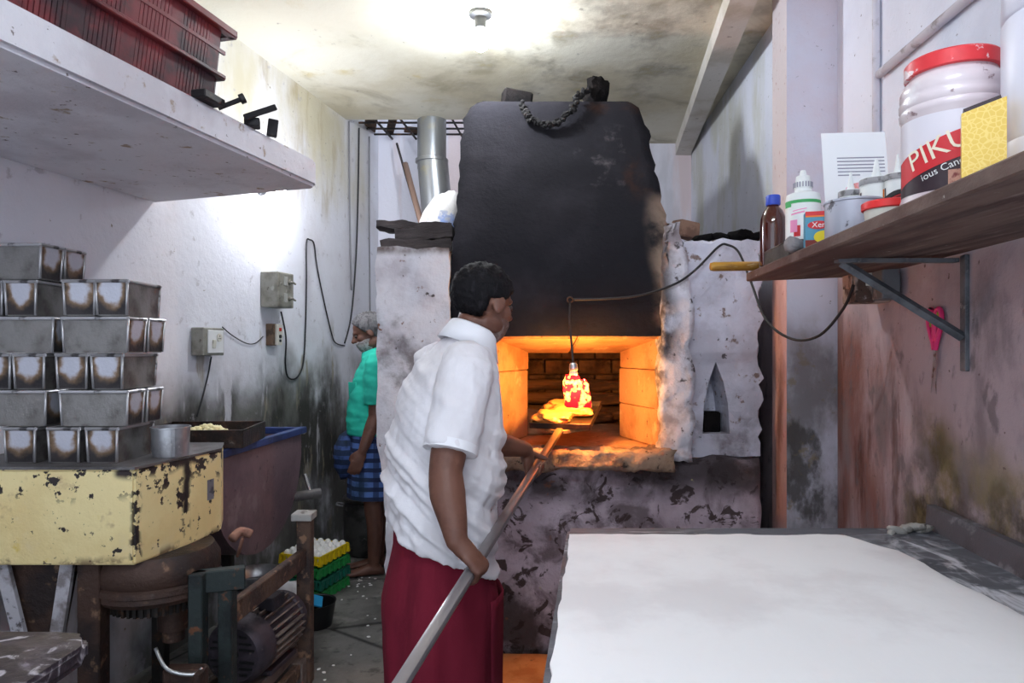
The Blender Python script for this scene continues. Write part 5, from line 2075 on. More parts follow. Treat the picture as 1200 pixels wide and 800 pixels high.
# the big jar
q = spot(1116, .105)
JR, JH = .093, .285
t = thing('candied_fruit_jar', 'big ridged plastic jar with a red lid and red lettered label', 'jar', q)
t.rotation_euler = (0, 0, -math.atan2(q.x, q.y) + .1)
m_jar = M('cloudy_jar_plastic', (226, 212, 216), [dict(c=(196, 168, 178), s=6., lo=.48, hi=.64, a=.8), dict(c=(244, 240, 242), s=9., lo=.55, hi=.68, a=.8), dict(c=(130, 96, 98), s=22., lo=.62, hi=.68, a=.8)], rough=.25, spec=.5, coat=.3)
b = bm_new()
pr = [(.90, 0), (.97, .01), (.98, .035), (.955, .05), (.955, .60), (.99, .615), (1.0, .645), (.97, .665), (1.0, .685), (1.0, .715), (.965, .735), (.985, .755), (.975, .80), (.90, .85), (.82, .875), (.82, .90)]
lathe(b, [(JR * a, JH * c) for a, c in pr], 48)
obj('body', b, m_jar, t, True, 50)
b = bm_new()
lathe(b, [(JR * .86, JH * .89), (JR * .90, JH * .895), (JR * .90, JH * .985), (JR * .86, JH), (0, JH)], 48)
lid = obj('lid', b, M('scuffed_red_lid', (224, 60, 66), [dict(c=(240, 224, 226), s=16., lo=.58, hi=.62, a=.9)], rough=.4), t, True, 40)
rl = JR * .955
patch(t, rl, -85, 85, JH * .06, JH * .30, m_dark_print, 'label_base', 20)
patch(t, rl, -85, 85, JH * .305, JH * .575, M('label_pale', (226, 220, 228), rough=.4), 'label_top', 20)
patch(t, rl, -80, 60, JH * .24, JH * .42, m_redp, 'label_band', 20, .0012, JH * .24)
patch(t, rl, -10, 55, JH * .08, JH * .18, M('label_fruit', (190, 140, 120), [dict(c=(120, 50, 50), s=40., lo=.5, hi=.6)], rough=.4), 'label_picture', 12, .0012)
tb = text_bm('PIKU', .056, .0, rl + .0022, 0, .34)
for v in tb.verts:
    v.co = Matrix.Rotation(R(-22), 3, 'Z') @ v.co + Vector((0, 0, JH * .335))
obj('lettering', tb, M('cream_lettering', (240, 228, 206), rough=.4), t)
tb = text_bm('ious Candy', .019, .0, rl + .0022, 0, .34)
for v in tb.verts:
    v.co = Matrix.Rotation(R(-14), 3, 'Z') @ v.co + Vector((0, 0, JH * .20))
obj('lettering', tb, m_label_white, t)
# honeycomb carton
q = spot(1152, .045)
t = thing('honey_carton', 'yellow honeycomb-patterned carton with a torn top in front of the jar', 'carton', q, -.55)
b = bm_new()
w_, d_, h_ = .062, .042, .128
lo_ = [b.verts.new(p_) for p_ in ((-w_ / 2, -d_ / 2, 0), (w_ / 2, -d_ / 2, 0), (w_ / 2, d_ / 2, 0), (-w_ / 2, d_ / 2, 0))]
hi_ = [b.verts.new(p_) for p_ in ((-w_ / 2, -d_ / 2, h_ * .86), (w_ / 2, -d_ / 2, h_), (w_ / 2, d_ / 2, h_), (-w_ / 2, d_ / 2, h_ * .9))]
for i in range(4):
    b.faces.new((lo_[i], lo_[(i + 1) % 4], hi_[(i + 1) % 4], hi_[i]))
b.faces.new(lo_[::-1])
b.faces.new(hi_)
obj('box', b, M('honeycomb_print', (230, 192, 84), [dict(c=(250, 226, 140), w='voronoi', feat='DISTANCE_TO_EDGE', s=110., lo=.14, hi=.03, a=.45), dict(c=(206, 156, 52), s=14., lo=.5, hi=.66, a=.6)], rough=.35, coat=.3), t)
b = bm_new()
box(b, (0, 0, h_ * .905), (w_ * .86, d_ * .86, .02), rot=(0, -.27, 0))
obj('torn_flap', b, m_dark_print, t)
# tall white canister
q = Vector((.935, 1.135, SZ1 + .0015))
t = thing('white_canister', 'tall white plastic canister at the right edge of the shelf', 'canister', q)
b = bm_new()
lathe(b, [(.095, 0), (.10, .006), (.10, .06), (.098, .065), (.10, .07), (.10, .27), (.097, .275), (.10, .28), (.098, .36), (.08, .40)], 40)
obj('body', b, M('milky_canister', (226, 224, 236), [dict(c=(206, 202, 216), s=6., lo=.5, hi=.65, a=.6)], rough=.4), t, True, 40)
b = bm_new()
lathe(b, [(.086, .39), (.088, .392), (.088, .43), (.08, .435), (0, .435)], 36)
obj('lid', b, m_label_white, t, True, 40)
q = Vector((1.04, 1.45, SZ1 + .0015))
t = thing('red_capped_jar', 'pale jar with a red cap mostly hidden behind the big jar', 'jar', q)
b = bm_new()
lathe(b, [(.05, 0), (.052, .005), (.052, .20), (.045, .225)], 28)
obj('body', b, m_jar, t, True, 40)
b = bm_new()
lathe(b, [(.048, .22), (.05, .222), (.05, .26), (.046, .264), (0, .264)], 28)
obj('lid', b, m_redp, t, True, 40)

# ------------------------------------------------------------------ lamp cable, hanging oven lamp
LP = P(672, 428, 2.965)
b = bm_new()
hk = P(853, 287, 3.12)
pts = [P(1000, 334, 2.44), P(988, 362, 2.50), P(960, 393, 2.6), P(928, 397, 2.72), P(898, 375, 2.85), P(880, 330, 3.0), P(866, 296, 3.10), hk, P(842, 289, 3.12), P(815, 316, 3.09), P(790, 333, 3.06), P(750, 346, 3.05), P(710, 350, 3.05), P(672, 351, 3.05)]
tube(b, pts, .0055, 8, 6)
tag(obj('lamp_cable', b, m_wire, None, True), 'black cable hung from the wall shelf across the oven front', 'cable')
t = thing('oven_lamp', 'wired bulb in a red and cream paper wrapper hanging in the oven mouth', 'lamp', LP)
q = P(668, 351, 3.05) - LP
b = bm_new()
tube(b, [q + Vector((.012 * math.cos(a), 0, .012 * math.sin(a))) for a in [2 * PI * i / 16 for i in range(17)]], .004, 6)
obj('wire_ring', b, m_iron_dark, t, True)
b = bm_new()
tube(b, [q + Vector((0, 0, -.012)), q + Vector((-.003, -.004, -.09)), q + Vector((.004, -.004, -.17)), Vector((0, 0, .0))], .005, 8, 5)
obj('flex', b, m_wire, t, True)
b = bm_new()
lathe(b, [(.010, .012), (.017, .006), (.019, -.008), (.019, -.022), (.016, -.026)], 18)
obj('socket', b, M('silver_socket', (200, 204, 206), rough=.3, metal=.8), t, True, 40)
b = bm_new()
lathe(b, [(.016, -.026), (.018, -.030), (.018, -.045), (.014, -.05)], 18)
obj('collar', b, m_cream_plastic, t, True, 40)
m_oven_bulb = M('lit_oven_bulb', (255, 200, 120), emit=(255, 178, 84), estr=OVEN_LAMP)
b = bm_new()
lathe(b, [(.012, -.05), (.016, -.06), (.028, -.085), (.032, -.105), (.026, -.128), (.012, -.138), (0, -.14)], 20, c=(.01, .0, 0))
obj('bulb', b, m_oven_bulb, t, True)
# paper wrapper round the camera side of the bulb
mw = bpy.data.materials.new('red_cream_paper')
mw.use_nodes = True
nt = mw.node_tree
nt.nodes.remove(nt.nodes['Principled BSDF'])
tcn = nt.nodes.new('ShaderNodeTexCoord')
nz = nt.nodes.new('ShaderNodeTexNoise')
nz.inputs['Scale'].default_value = 22
nz.inputs['Detail'].default_value = 2
rp = nt.nodes.new('ShaderNodeValToRGB')
rp.color_ramp.elements[0].position = .49
rp.color_ramp.elements[0].color = lin((214, 30, 62))
rp.color_ramp.elements[1].position = .58
rp.color_ramp.elements[1].color = lin((250, 226, 170))
df = nt.nodes.new('ShaderNodeBsdfDiffuse')
tl_ = nt.nodes.new('ShaderNodeBsdfTranslucent')
mxs = nt.nodes.new('ShaderNodeMixShader')
mxs.inputs[0].default_value = .05
nt.links.new(tcn.outputs['Object'], nz.inputs['Vector'])
nt.links.new(nz.outputs[0], rp.inputs[0])
nt.links.new(rp.outputs[0], df.inputs[0])
nt.links.new(rp.outputs[0], tl_.inputs[0])
nt.links.new(df.outputs[0], mxs.inputs[1])
nt.links.new(tl_.outputs[0], mxs.inputs[2])
nt.links.new(mxs.outputs[0], nt.nodes['Material Output'].inputs[0])
b = bm_new()
grid = []
for k in range(13):
    z = -.045 - .135 * k / 12
    row = []
    for i in range(17):
        a = R(-118 + 236 * i / 16)
        r_ = .043 + .014 * min(1, k / 2.5) + .006 * fbm((a * 2, z * 25, 1), 1.3, 3)
        row.append(b.verts.new((.008 + r_ * math.sin(a) + .012 * (k / 12), -r_ * math.cos(a) * .75, z + .010 * fbm((a, k, 2), 1.2, 2) - (.018 * (i > 9) * (k < 3)))))
    grid.append(row)
for k in range(12):
    for i in range(16):
        b.faces.new((grid[k][i], grid[k][i + 1], grid[k + 1][i + 1], grid[k + 1][i]))
obj('wrapper', b, mw, t, True)

# ------------------------------------------------------------------ peel with its tray of bread
A = Vector((.312, 1.2, .221)).normalized()
PO = Vector((.206, 3.0, 1.036))                # where the handle meets the blade
PX = Vector((1.2, -.312, 0)).normalized()
PZ = PX.cross(A).normalized()
if PZ.z < 0:
    PZ = -PZ
PM = Matrix((PX, A, PZ)).transposed().to_4x4()
PM.translation = PO


def rod(t_):                                   # point of the handle t_ metres back from the blade
    return PO - A * t_


m_handle = M('smooth_peel_handle', (150, 144, 146), [dict(c=(112, 100, 100), s=3., lo=.45, hi=.65, a=.8, st=(1, .3, 1)), dict(c=(176, 168, 166), s=6., lo=.58, hi=.7, a=.6, st=(1, .3, 1)), dict(c=(170, 120, 70), s=2., lo=.1, hi=.2, a=.9, box=(None, (-.30, None), None), soft=.06)], rough=.28, metal=.45, coat=.3)
peel = thing('bread_peel', 'long-handled baker\'s peel held by the man in the white shirt', 'peel')
peel.matrix_world = PM
b = bm_new()
box(b, (0, -.95, 0), (.032, 1.94, .021), bev=.007, seg=2)
obj('handle', b, m_handle, peel, True, 40)
b = bm_new()
hexa(b, [(-.02, .0, -.012), (.02, .0, -.012), (.02, .0, .002), (-.02, .0, .002)], [(-.12, .07, -.012), (.12, .07, -.012), (.12, .07, .002), (-.12, .07, .002)])
hexa(b, [(-.12, .07, -.012), (.12, .07, -.012), (.12, .07, .002), (-.12, .07, .002)], [(-.12, .44, -.010), (.12, .44, -.010), (.12, .44, -.002), (-.12, .44, -.002)])
obj('blade', b, M('peel_blade_wood', (150, 112, 70), [dict(c=(110, 78, 46), s=6., lo=.45, hi=.6, a=.8, st=(3, .3, 1))], rough=.6), peel)
m_tray = M('black_oven_tray', (44, 36, 32), [dict(c=(90, 64, 44), s=10., lo=.5, hi=.64, a=.7)], rough=.45, metal=.4)
t = thing('bread_tray', 'dark shallow baking tray lying on the peel in the oven mouth', 'tray')
TM = PM @ Matrix.Translation(Vector((.0, .02, .004)))
t.matrix_world = TM
tw, tl, th = .27, .40, .026
for nm, c_, s_ in (('bottom', (0, tl / 2, .002), (tw, tl, .004)), ('side', (0, 0, th / 2), (tw, .005, th)), ('side', (0, tl, th / 2), (tw, .005, th)), ('side', (-tw / 2, tl / 2, th / 2), (.005, tl, th)), ('side', (tw / 2, tl / 2, th / 2), (.005, tl, th))):
    b = bm_new()
    box(b, c_, s_, bev=.001)
    obj(nm, b, m_tray, t)
m_bread = M('golden_bread', (196, 134, 66), [dict(c=(156, 92, 40), s=9., lo=.46, hi=.62, a=.85), dict(c=(232, 196, 130), s=12., lo=.58, hi=.68, a=.7)], rough=.45, bump=.15, bscale=20)
for i, (x, y, rx, ry, rz, lab) in enumerate(((-.050, .085, .085, .062, .030, 'golden bread loaf at the front left of the tray in the oven mouth'), (.015, .20, .105, .050, .030, 'golden bread loaf under the hanging lamp on the tray'), (-.050, .31, .075, .05, .028, 'golden bread loaf at the back of the tray in the oven mouth'))):
    b = rock((0, 0, rz * .8), (rx, ry, rz), i + 3, (0, 0, .25 * i - .2), .3, 4)
    for v in b.verts:
        v.co.z = max(0, v.co.z)
    o = obj('bread_loaf', b, m_bread, None, True)
    o.matrix_world = TM @ Matrix.Translation(Vector((x, y, .0045)))
    tag(o, lab, 'bread', 'breads on the tray in the oven mouth')

# ------------------------------------------------------------------ people
m_skin = M('dark_brown_skin', (112, 74, 60), [dict(c=(88, 56, 46), s=9., lo=.45, hi=.65, a=.7), dict(c=(136, 94, 78), s=14., lo=.58, hi=.72, a=.5)], rough=.5, bump=.1, bscale=60)
m_hair_dark = M('black_hair', (20, 18, 21), [dict(c=(38, 36, 40), s=60., lo=.55, hi=.66, a=.7, st=(1, 1, .3))], rough=.65, bump=.5, bscale=140, bstretch=(1, 1, .3), spec=.15)
m_hair_grey = M('grey_hair', (112, 110, 112), [dict(c=(52, 50, 52), s=50., lo=.45, hi=.6, a=.8, st=(1, 1, .3))], rough=.6, bump=.5, bscale=140)
m_beard = M('grey_stubble', (150, 132, 126), [dict(c=(104, 74, 64), s=30., lo=.36, hi=.56, a=.95)], rough=.8, bump=.3, bscale=150)
m_shirt = M('white_cotton_shirt', (232, 228, 232), [dict(c=(220, 214, 216), s=4., lo=.45, hi=.65, a=.6), dict(c=(238, 236, 240), s=8., lo=.55, hi=.7, a=.5)], rough=.9, bump=.32, bscale=26, spec=.2)
m_collar = M('white_collar', (240, 238, 242), rough=.8)
m_sarong = M('maroon_cotton', (116, 30, 48), [dict(c=(96, 24, 40), s=3., lo=.45, hi=.65, a=.8, st=(2, 2, .5)), dict(c=(136, 42, 60), s=6., lo=.58, hi=.7, a=.5, st=(2, 2, .4))], rough=.9, bump=.12, bscale=160, spec=.15)
m_teal = M('teal_shirt', (40, 190, 164), [dict(c=(26, 150, 132), s=5., lo=.45, hi=.62, a=.6)], rough=.8, bump=.1, bscale=160)
m_eye = M('eyeball', (60, 48, 44), rough=.2)


def head_frame(c, yaw, pitch):
    """matrix from head space (x forward, y left, z up, origin mid-head) to the room"""
    return Matrix.Translation(Vector(c)) @ Matrix.Rotation(yaw, 4, 'Z') @ Matrix.Rotation(pitch, 4, 'Y')


def head_into(bm, H):
    t = bm_new()
    ellipsoid(t, (-.012, 0, .032), (.096, .076, .083), u=24, v=16)
    ellipsoid(t, (.026, 0, -.030), (.066, .059, .085), u=20, v=14)
    ellipsoid(t, (.046, 0, -.086), (.038, .040, .029))
    ellipsoid(t, (.074, 0, .022), (.020, .048, .012))
    for s in (-1, 1):
        ellipsoid(t, (.050, s * .038, -.022), (.030, .022, .030))
        ellipsoid(t, (-.006, s * .080, -.006), (.021, .008, .034), rot=(s * .25, .25, s * .35))
        ellipsoid(t, (-.012, s * .076, -.010), (.012, .010, .022))
        ellipsoid(t, (.102, s * .011, -.026), (.010, .008, .008))
        ellipsoid(t, (.0, s * .052, -.065), (.045, .016, .03))
    tube(t, [(.086, 0, .016), (.100, 0, -.008), (.110, 0, -.024)], [.008, .010, .012], 10, dome=True)
    ellipsoid(t, (.084, 0, -.056), (.010, .024, .006))
    ellipsoid(t, (.081, 0, -.068), (.010, .021, .007))
    bmesh.ops.transform(t, matrix=H, verts=t.verts)
    join(bm, t)


def hair_cap(name, H, mat, parent, off, hl, grow=1.0, amp=.004):
    t = bm_new()
    bmesh.ops.create_uvsphere(t, u_segments=64, v_segments=44, radius=1.0)
    c = Vector((-.014, 0, .034))
    for v in t.verts:
        p = c + Vector((v.co.x * .104, v.co.y * .083, v.co.z * .092)) * grow
        n = v.co.normalized()
        p += n * (amp * fbm(v.co * 3.0, 3.0, 4))
        k = hl(p)
        if k < 0:
            f = max(0.0, 1 + k / .012)
            p = c + (p - c) * (.80 + .20 * f)
        v.co = H @ p
    o = obj(name, t, mat, None, True)
    return keep_world(o, parent, off)


def face_bits(H, parent, off):
    for s in (-1, 1):
        b = bm_new()
        ellipsoid(b, H @ Vector((.080, s * .030, .002)), (.011, .011, .011), u=12, v=8)
        keep_world(obj('eye', b, m_eye, None, True), parent, off)


def grip_hand(bm, G, a, p, q, wrist, rr=.014):
    """hand closed round a bar: a along the bar towards the thumb, p from the bar to the palm, q the way the fingers go round"""
    pm = Matrix((a, q, p)).transposed()
    ellipsoid(bm, G + p * (rr + .016) - q * .022, (.040, .046, .017), rot=pm)
    ellipsoid(bm, G + p * (rr + .015) + q * .012, (.041, .020, .013), rot=pm)
    tube(bm, [wrist, G + p * (rr + .018) - q * .055, G + p * (rr + .016) - q * .03], [.027, .028, .026], 12, dome=True)
    for k, (s, ln, fr) in enumerate(((-.032, .86, .0085), (-.011, .96, .0095), (.011, 1.0, .0098), (.032, .95, .0095))):
        pts = []
        for th, ex in ((-10, .012), (35, .011), (88, .009), (140, .007), (190 * ln + 20 * (ln > .9), .006)):
            r_ = rr + ex
            pts.append(G + a * (s + .004 * math.sin(R(th))) + (p * math.cos(R(th)) + q * math.sin(R(th))) * r_)
        tube(bm, pts, [fr * 1.08, fr * 1.05, fr, fr * .95, fr * .85], 8, 3, dome=True)
    tube(bm, [G + a * .022 + p * (rr + .012) - q * .046, G + a * .046 + p * (rr + .002) - q * .034, G + a * .058 - p * (.004) - q * (rr + .010), G + a * .062 - p * (.026) - q * (rr + .001)], [.015, .0135, .0115, .0095], 10, 3, dome=True)


def relaxed_hand(bm, W, d, n, th):
    """hanging hand: d from the wrist down the fingers, n out of the back of the hand, th towards the thumb"""
    pm = Matrix((th, d, n)).transposed()
    ellipsoid(bm, W + d * .045, (.038, .052, .015), rot=pm)
    for s, ln in ((-.030, .80), (-.010, .95), (.011, 1.0), (.031, .92)):
        b0 = W + d * .085 + th * s
        tube(bm, [b0 - d * .01, b0 + d * .034 * ln - n * .008, b0 + d * .056 * ln - n * .024, b0 + d * .066 * ln - n * .044], [.0098, .0095, .009, .008], 8, 3, dome=True)
    tube(bm, [W + d * .02 + th * .025, W + d * .045 + th * .046 - n * .008, W + d * .072 + th * .050 - n * .018], [.014, .012, .0095], 8, 3, dome=True)


def ring_pts(c, F, L, a, b, n=28, pw=2.3):
    out = []
    for i in range(n):
        t_ = 2 * PI * i / n
        cs, sn = math.cos(t_), math.sin(t_)
        cs = math.copysign(abs(cs) ** (2 / pw), cs)
        sn = math.copysign(abs(sn) ** (2 / pw), sn)
        out.append(c + F * (b * cs) + L * (a * sn))
    return out


def foot_into(bm, ankle, F, L):
    z0 = ankle.z
    g = Vector((ankle.x, ankle.y, 0))
    rings = []
    for u, w, h in ((-.065, .022, .03), (-.045, .032, .055), (0, .035, .075), (.05, .038, .06), (.10, .044, .042), (.145, .046, .030), (.165, .042, .024)):
        c = g + F * u + Vector((0, 0, h / 2 + .004))
        rings.append([c + L * (w * math.cos(2 * PI * i / 14)) + Vector((0, 0, (h / 2) * math.sin(2 * PI * i / 14))) for i in range(14)])
    loft(bm, rings)
    for k, (s, ln) in enumerate(((.030, .052), (.012, .048), (-.004, .044), (-.019, .038), (-.033, .03))):
        c = g + F * .155 + L * s + Vector((0, 0, .013))
        tube(bm, [c, c + F * ln], [.0115 if k == 0 else .009, .009 if k == 0 else .007], 8, dome=True)
    tube(bm, [g + Vector((0, 0, .045)), Vector(ankle) + Vector((0, 0, .06))], [.034, .034], 12, dome=True)


# ---- the baker in the white shirt
fa = R(25)
F = Vector((math.cos(fa), math.sin(fa), 0))
RR = Vector((math.sin(fa), -math.cos(fa), 0))   # his right, towards the camera
BD = 2.14
CX = lambda px: (px - 600) / 800 * BD
base1 = Vector((CX(520), BD, 0))
man = thing('person', 'man in white short-sleeved shirt and maroon sarong pushing a peel into the oven', 'person', base1)


def C1(px, z):
    return Vector((CX(px), BD, z))


SR = C1(530, 1.335) + RR * .172 - F * .02
SLf = C1(530, 1.335) - RR * .172 + F * .01
EL = P(522, 552, 1.875)
tG = 1.2594
G1 = rod(tG)
ga = R(48)
GP = PX * math.cos(ga) + PZ * math.sin(ga)
GQ = PX * math.sin(ga) - PZ * math.cos(ga)
W1 = G1 + GP * .034 - GQ * .082
ELl = Vector((-.115, 2.40, 1.075))
G2 = rod(.47)
W2 = G2 - PX * .034 + PZ * .078 - A * .02
H1 = head_frame((CX(566) + .004, BD + .02, 1.540), R(42), R(10))
b = bm_new()
head_into(b, H1)
tube(b, [H1 @ Vector((-.022, 0, -.045)), C1(551, 1.43) + Vector((0, .005, 0)), C1(540, 1.36)], [.058, .060, .072], 16, 3)
loft(b, [ring_pts(C1(px, z), F, RR, a, bb) for z, px, a, bb in ((.78, 519, .165, .13), (.9, 518, .18, .145), (1.0, 520, .185, .155), (1.1, 521, .185, .15), (1.2, 524, .18, .135), (1.28, 527, .175, .12), (1.33, 530, .155, .10), (1.375, 537, .10, .075))])
tube(b, [SR, (SR + EL) / 2 + Vector((-.004, 0, 0)), EL], [.058, .056, .047], 16, 4, dome=True)
tube(b, [EL, EL.lerp(W1, .35) + Vector((-.004, 0, 0)), EL.lerp(W1, .75), W1], [.047, .050, .038, .029], 16, 4, dome=True)
grip_hand(b, G1, A, GP, GQ, W1)
tube(b, [SLf, (SLf + ELl) / 2, ELl], [.055, .053, .046], 16, 4, dome=True)
tube(b, [ELl, ELl.lerp(W2, .35), ELl.lerp(W2, .75), W2], [.046, .048, .036, .028], 16, 4, dome=True)
grip_hand(b, G2, A, -PX, -PZ, W2)
for s in (-1, 1):
    hip = C1(519, .84) + RR * (.085 * s)
    kn = C1(521, .46) + RR * (.09 * s) + F * .02
    an = C1(519, .07) + RR * (.095 * s) - F * .01
    tube(b, [hip, kn, an], [.082, .055, .036], 14, 5, dome=True)
    foot_into(b, an, F, RR)
keep_world(fused('body', b, m_skin, None, .0055, 3), man, base1)

Hin1 = H1.inverted()


def hl1(p):
    if p.x < -.035:
        return p.z + .050
    if p.x < .030:
        return p.z - (.012 + (p.x + .035) * .1) if abs(p.y) > .055 else p.z + .02
    return p.z - (.02 + (p.x - .03) * .75)


hair_cap('hair', H1, m_hair_dark, man, base1, hl1, 1.03, .006)
face_bits(H1, man, base1)


def beard(H, mat, parent, off, grow, zc):
    t = bm_new()
    bmesh.ops.create_uvsphere(t, u_segments=40, v_segments=30, radius=1.0)
    c = Vector((.028, 0, -.042))
    for v in t.verts:
        p = c + Vector((v.co.x * .068, v.co.y * .062, v.co.z * .085)) * grow
        p += v.co * (.003 * fbm(v.co * 4, 3, 3))
        k = min(zc - p.z, p.x + .005)
        if k < 0:
            f = max(0.0, 1 + k / .012)
            p = c + (p - c) * (.82 + .18 * f)
        v.co = H @ p
    keep_world(obj('beard', t, mat, None, True), parent, off)


beard(H1, m_beard, man, base1, .985, -.045)

# shirt
SH = [(.80, 518, .205, .168), (.86, 518, .206, .172), (.93, 518, .208, .176), (1.0, 519, .210, .180), (1.08, 520, .210, .178), (1.15, 522, .208, .170), (1.22, 525, .205, .158), (1.28, 528, .198, .145), (1.33, 531, .182, .126), (1.37, 536, .150, .105), (1.405, 542, .105, .085), (1.435, 547, .074, .072)]
b = bm_new()
rgs = []
for z, px, a, bb in SH:
    c = C1(px, z)
    r_ = ring_pts(c, F, RR, a, bb, 36, 2.25)
    if z < .95:
        k = (.95 - z) / .15
        r_ = [p + Vector((0, 0, -.075 * k * ((p.x - c.x) / .17 + .15))) for p in r_]
    rgs.append(r_)
loft(b, rgs)
hemR = SR.lerp(EL, .80)
tube(b, [SR + Vector((0, 0, .012)) - RR * .03, SR, SR.lerp(EL, .4), hemR], [.078, .084, .078, .073], 20, 3)
tube(b, [SLf + Vector((0, 0, .012)) + RR * .03, SLf, SLf.lerp(ELl, .4), SLf.lerp(ELl, .72)], [.078, .082, .076, .070], 20, 3)


def wrinkle(co, n):
    u = co.x * .5 + co.y * .4
    zz = co.z
    low = max(0.0, min(1.0, (1.22 - zz) / .25))
    back = max(0.0, min(1.0, (-.13 - co.x) / .12))
    d1 = fbm((u * 3 + zz * 1.5, zz * 11 + co.x * 9, 0), 1.0, 3)          # slanting folds over back and belly
    d2 = fbm((co.x * 9, co.y * 9, zz * 4), 1.0, 3)
    d3 = fbm((co.x * 24, co.y * 24, zz * 18), 1.0, 3)
    amp = .008 + .013 * low + .008 * back * low
    arm = (co - SR.lerp(EL, .45)).length
    if arm < .17:
        amp *= .8
    return co + n * (d1 * amp + d2 * .009 * (.4 + low) + d3 * .003)


shirt = keep_world(fused('shirt', b, m_shirt, None, .0065, 3, wrinkle), man, base1)
# sleeve hems stand off the arms a little
for S_, E_, f_, r_ in ((SR, EL, .80, .0745), (SLf, ELl, .72, .0715)):
    b = bm_new()
    c0, c1 = S_.lerp(E_, f_ - .075), S_.lerp(E_, f_ + .012)
    tube(b, [c0, c1], [r_, r_ + .002], 30)
    keep_world(obj('sleeve_hem', b, m_collar, None, True, 50), shirt, (0, 0, 0)).matrix_parent_inverse = Matrix()
# collar
nrm = (Vector((0, 0, 1)) * math.cos(R(24)) + F * math.sin(R(24))).normalized()
fx = (F - nrm * F.dot(nrm)).normalized()
cc = C1(552, 1.438)
b = bm_new()
rows = [[], [], [], []]
N_ = 44
for i in range(N_ + 1):
    a = R(18 + 324 * i / N_)
    dirv = fx * math.cos(a) + RR * math.sin(a)
    tip = max(0.0, 1 - min(i, N_ - i) / 7.0)
    rows[0].append(b.verts.new(cc + dirv * .066 - nrm * .012))
    rows[1].append(b.verts.new(cc + dirv * .072 + nrm * (.030 - .012 * tip)))
    rows[2].append(b.verts.new(cc + dirv * .078 + nrm * (.026 - .012 * tip)))
    rows[3].append(b.verts.new(cc + dirv * (.098 + .015 * tip) - nrm * (.040 + .008 * tip)))
for k in range(3):
    for i in range(N_):
        b.faces.new((rows[k][i], rows[k][i + 1], rows[k + 1][i + 1], rows[k + 1][i]))
col_ = obj('collar', b, m_collar, None, True)
sd = col_.modifiers.new('s', 'SOLIDIFY')
sd.thickness = .003
keep_world(col_, shirt, (0, 0, 0)).matrix_parent_inverse = Matrix()
# front placket and buttons
b = bm_new()
pl = []
for z, px, a, bb in SH[1:-2]:
    c = C1(px, z)
    pl.append(c + F * (bb + .004))
for s in range(len(pl) - 1):
    hexa(b, [pl[s] - RR * .016, pl[s] + RR * .016, pl[s] + RR * .016 + F * .004, pl[s] - RR * .016 + F * .004], [pl[s + 1] - RR * .016, pl[s + 1] + RR * .016, pl[s + 1] + RR * .016 + F * .004, pl[s + 1] - RR * .016 + F * .004])
keep_world(obj('placket', b, m_collar, None), shirt, (0, 0, 0)).matrix_parent_inverse = Matrix()
# sarong
SA = [(.95, 518, .176, .142), (.78, 518, .178, .146), (.70, 517, .194, .160), (.62, 517, .209, .177), (.5, 517, .212, .179), (.3, 518, .210, .176), (.13, 518, .206, .172)]
b = bm_new()
rgs = []
for k in range(31):
    z = .95 - (.95 - .13) * k / 30
    for p0, p1 in zip(SA[:-1], SA[1:]):
        if p1[0] <= z <= p0[0] + 1e-6:
            f_ = (p0[0] - z) / (p0[0] - p1[0])
            v = [p0[i] + (p1[i] - p0[i]) * f_ for i in range(4)]
    c = C1(v[1], z)
    r_ = ring_pts(c, F, RR, v[2], v[3], 90, 2.2)
    w = .2 + .8 * min(1, k / 14)
    out = []
    for i, p in enumerate(r_):
        th = 2 * PI * i / 90
        dr = w * (.004 * math.sin(6 * th + z * 3) + .012 * fbm((math.cos(th) * 2.2, math.sin(th) * 2.2, z * 1.6), 1.2, 3))
        out.append(p + (p - c).normalized() * dr)
    rgs.append(out)
loft(b, rgs)
sar = keep_world(obj('sarong', b, m_sarong, None, True, 70), man, base1)
b = bm_new()
fl = [[], []]
for k in range(20):
    z = .655 - (.655 - .13) * k / 19
    c = C1(517, z)
    for i in range(15):
        th = R(62 - 112 * i / 14)
        p = c + F * (.184 * math.cos(th)) + RR * (.218 * math.sin(th))
        fl[0].append(b.verts.new(p + (p - c).normalized() * (.004 + .002 * math.sin(i * 2 + k * .2))))
for k in range(19):
    for i in range(14):
        b.faces.new((fl[0][k * 15 + i], fl[0][k * 15 + i + 1], fl[0][(k + 1) * 15 + i + 1], fl[0][(k + 1) * 15 + i]))
o = obj('sarong_flap', b, m_sarong, None, True)
sd = o.modifiers.new('s', 'SOLIDIFY')
sd.thickness = .004
keep_world(o, sar, (0, 0, 0)).matrix_parent_inverse = Matrix()

# ---- the man in the teal shirt
fb = R(194)
F = Vector((math.cos(fb), math.sin(fb), 0))
LL = Vector((-math.sin(fb), math.cos(fb), 0))    # his left, towards the camera
D2 = 4.30
X2 = lambda px: (px - 600) / 800 * D2
base2 = Vector((X2(437), D2, 0))
man2 = thing('person', 'grey-bearded man in teal shirt and hitched blue checked sarong behind the oven pier', 'person', base2)


def C2(px, z):
    return Vector((X2(px), D2, z))


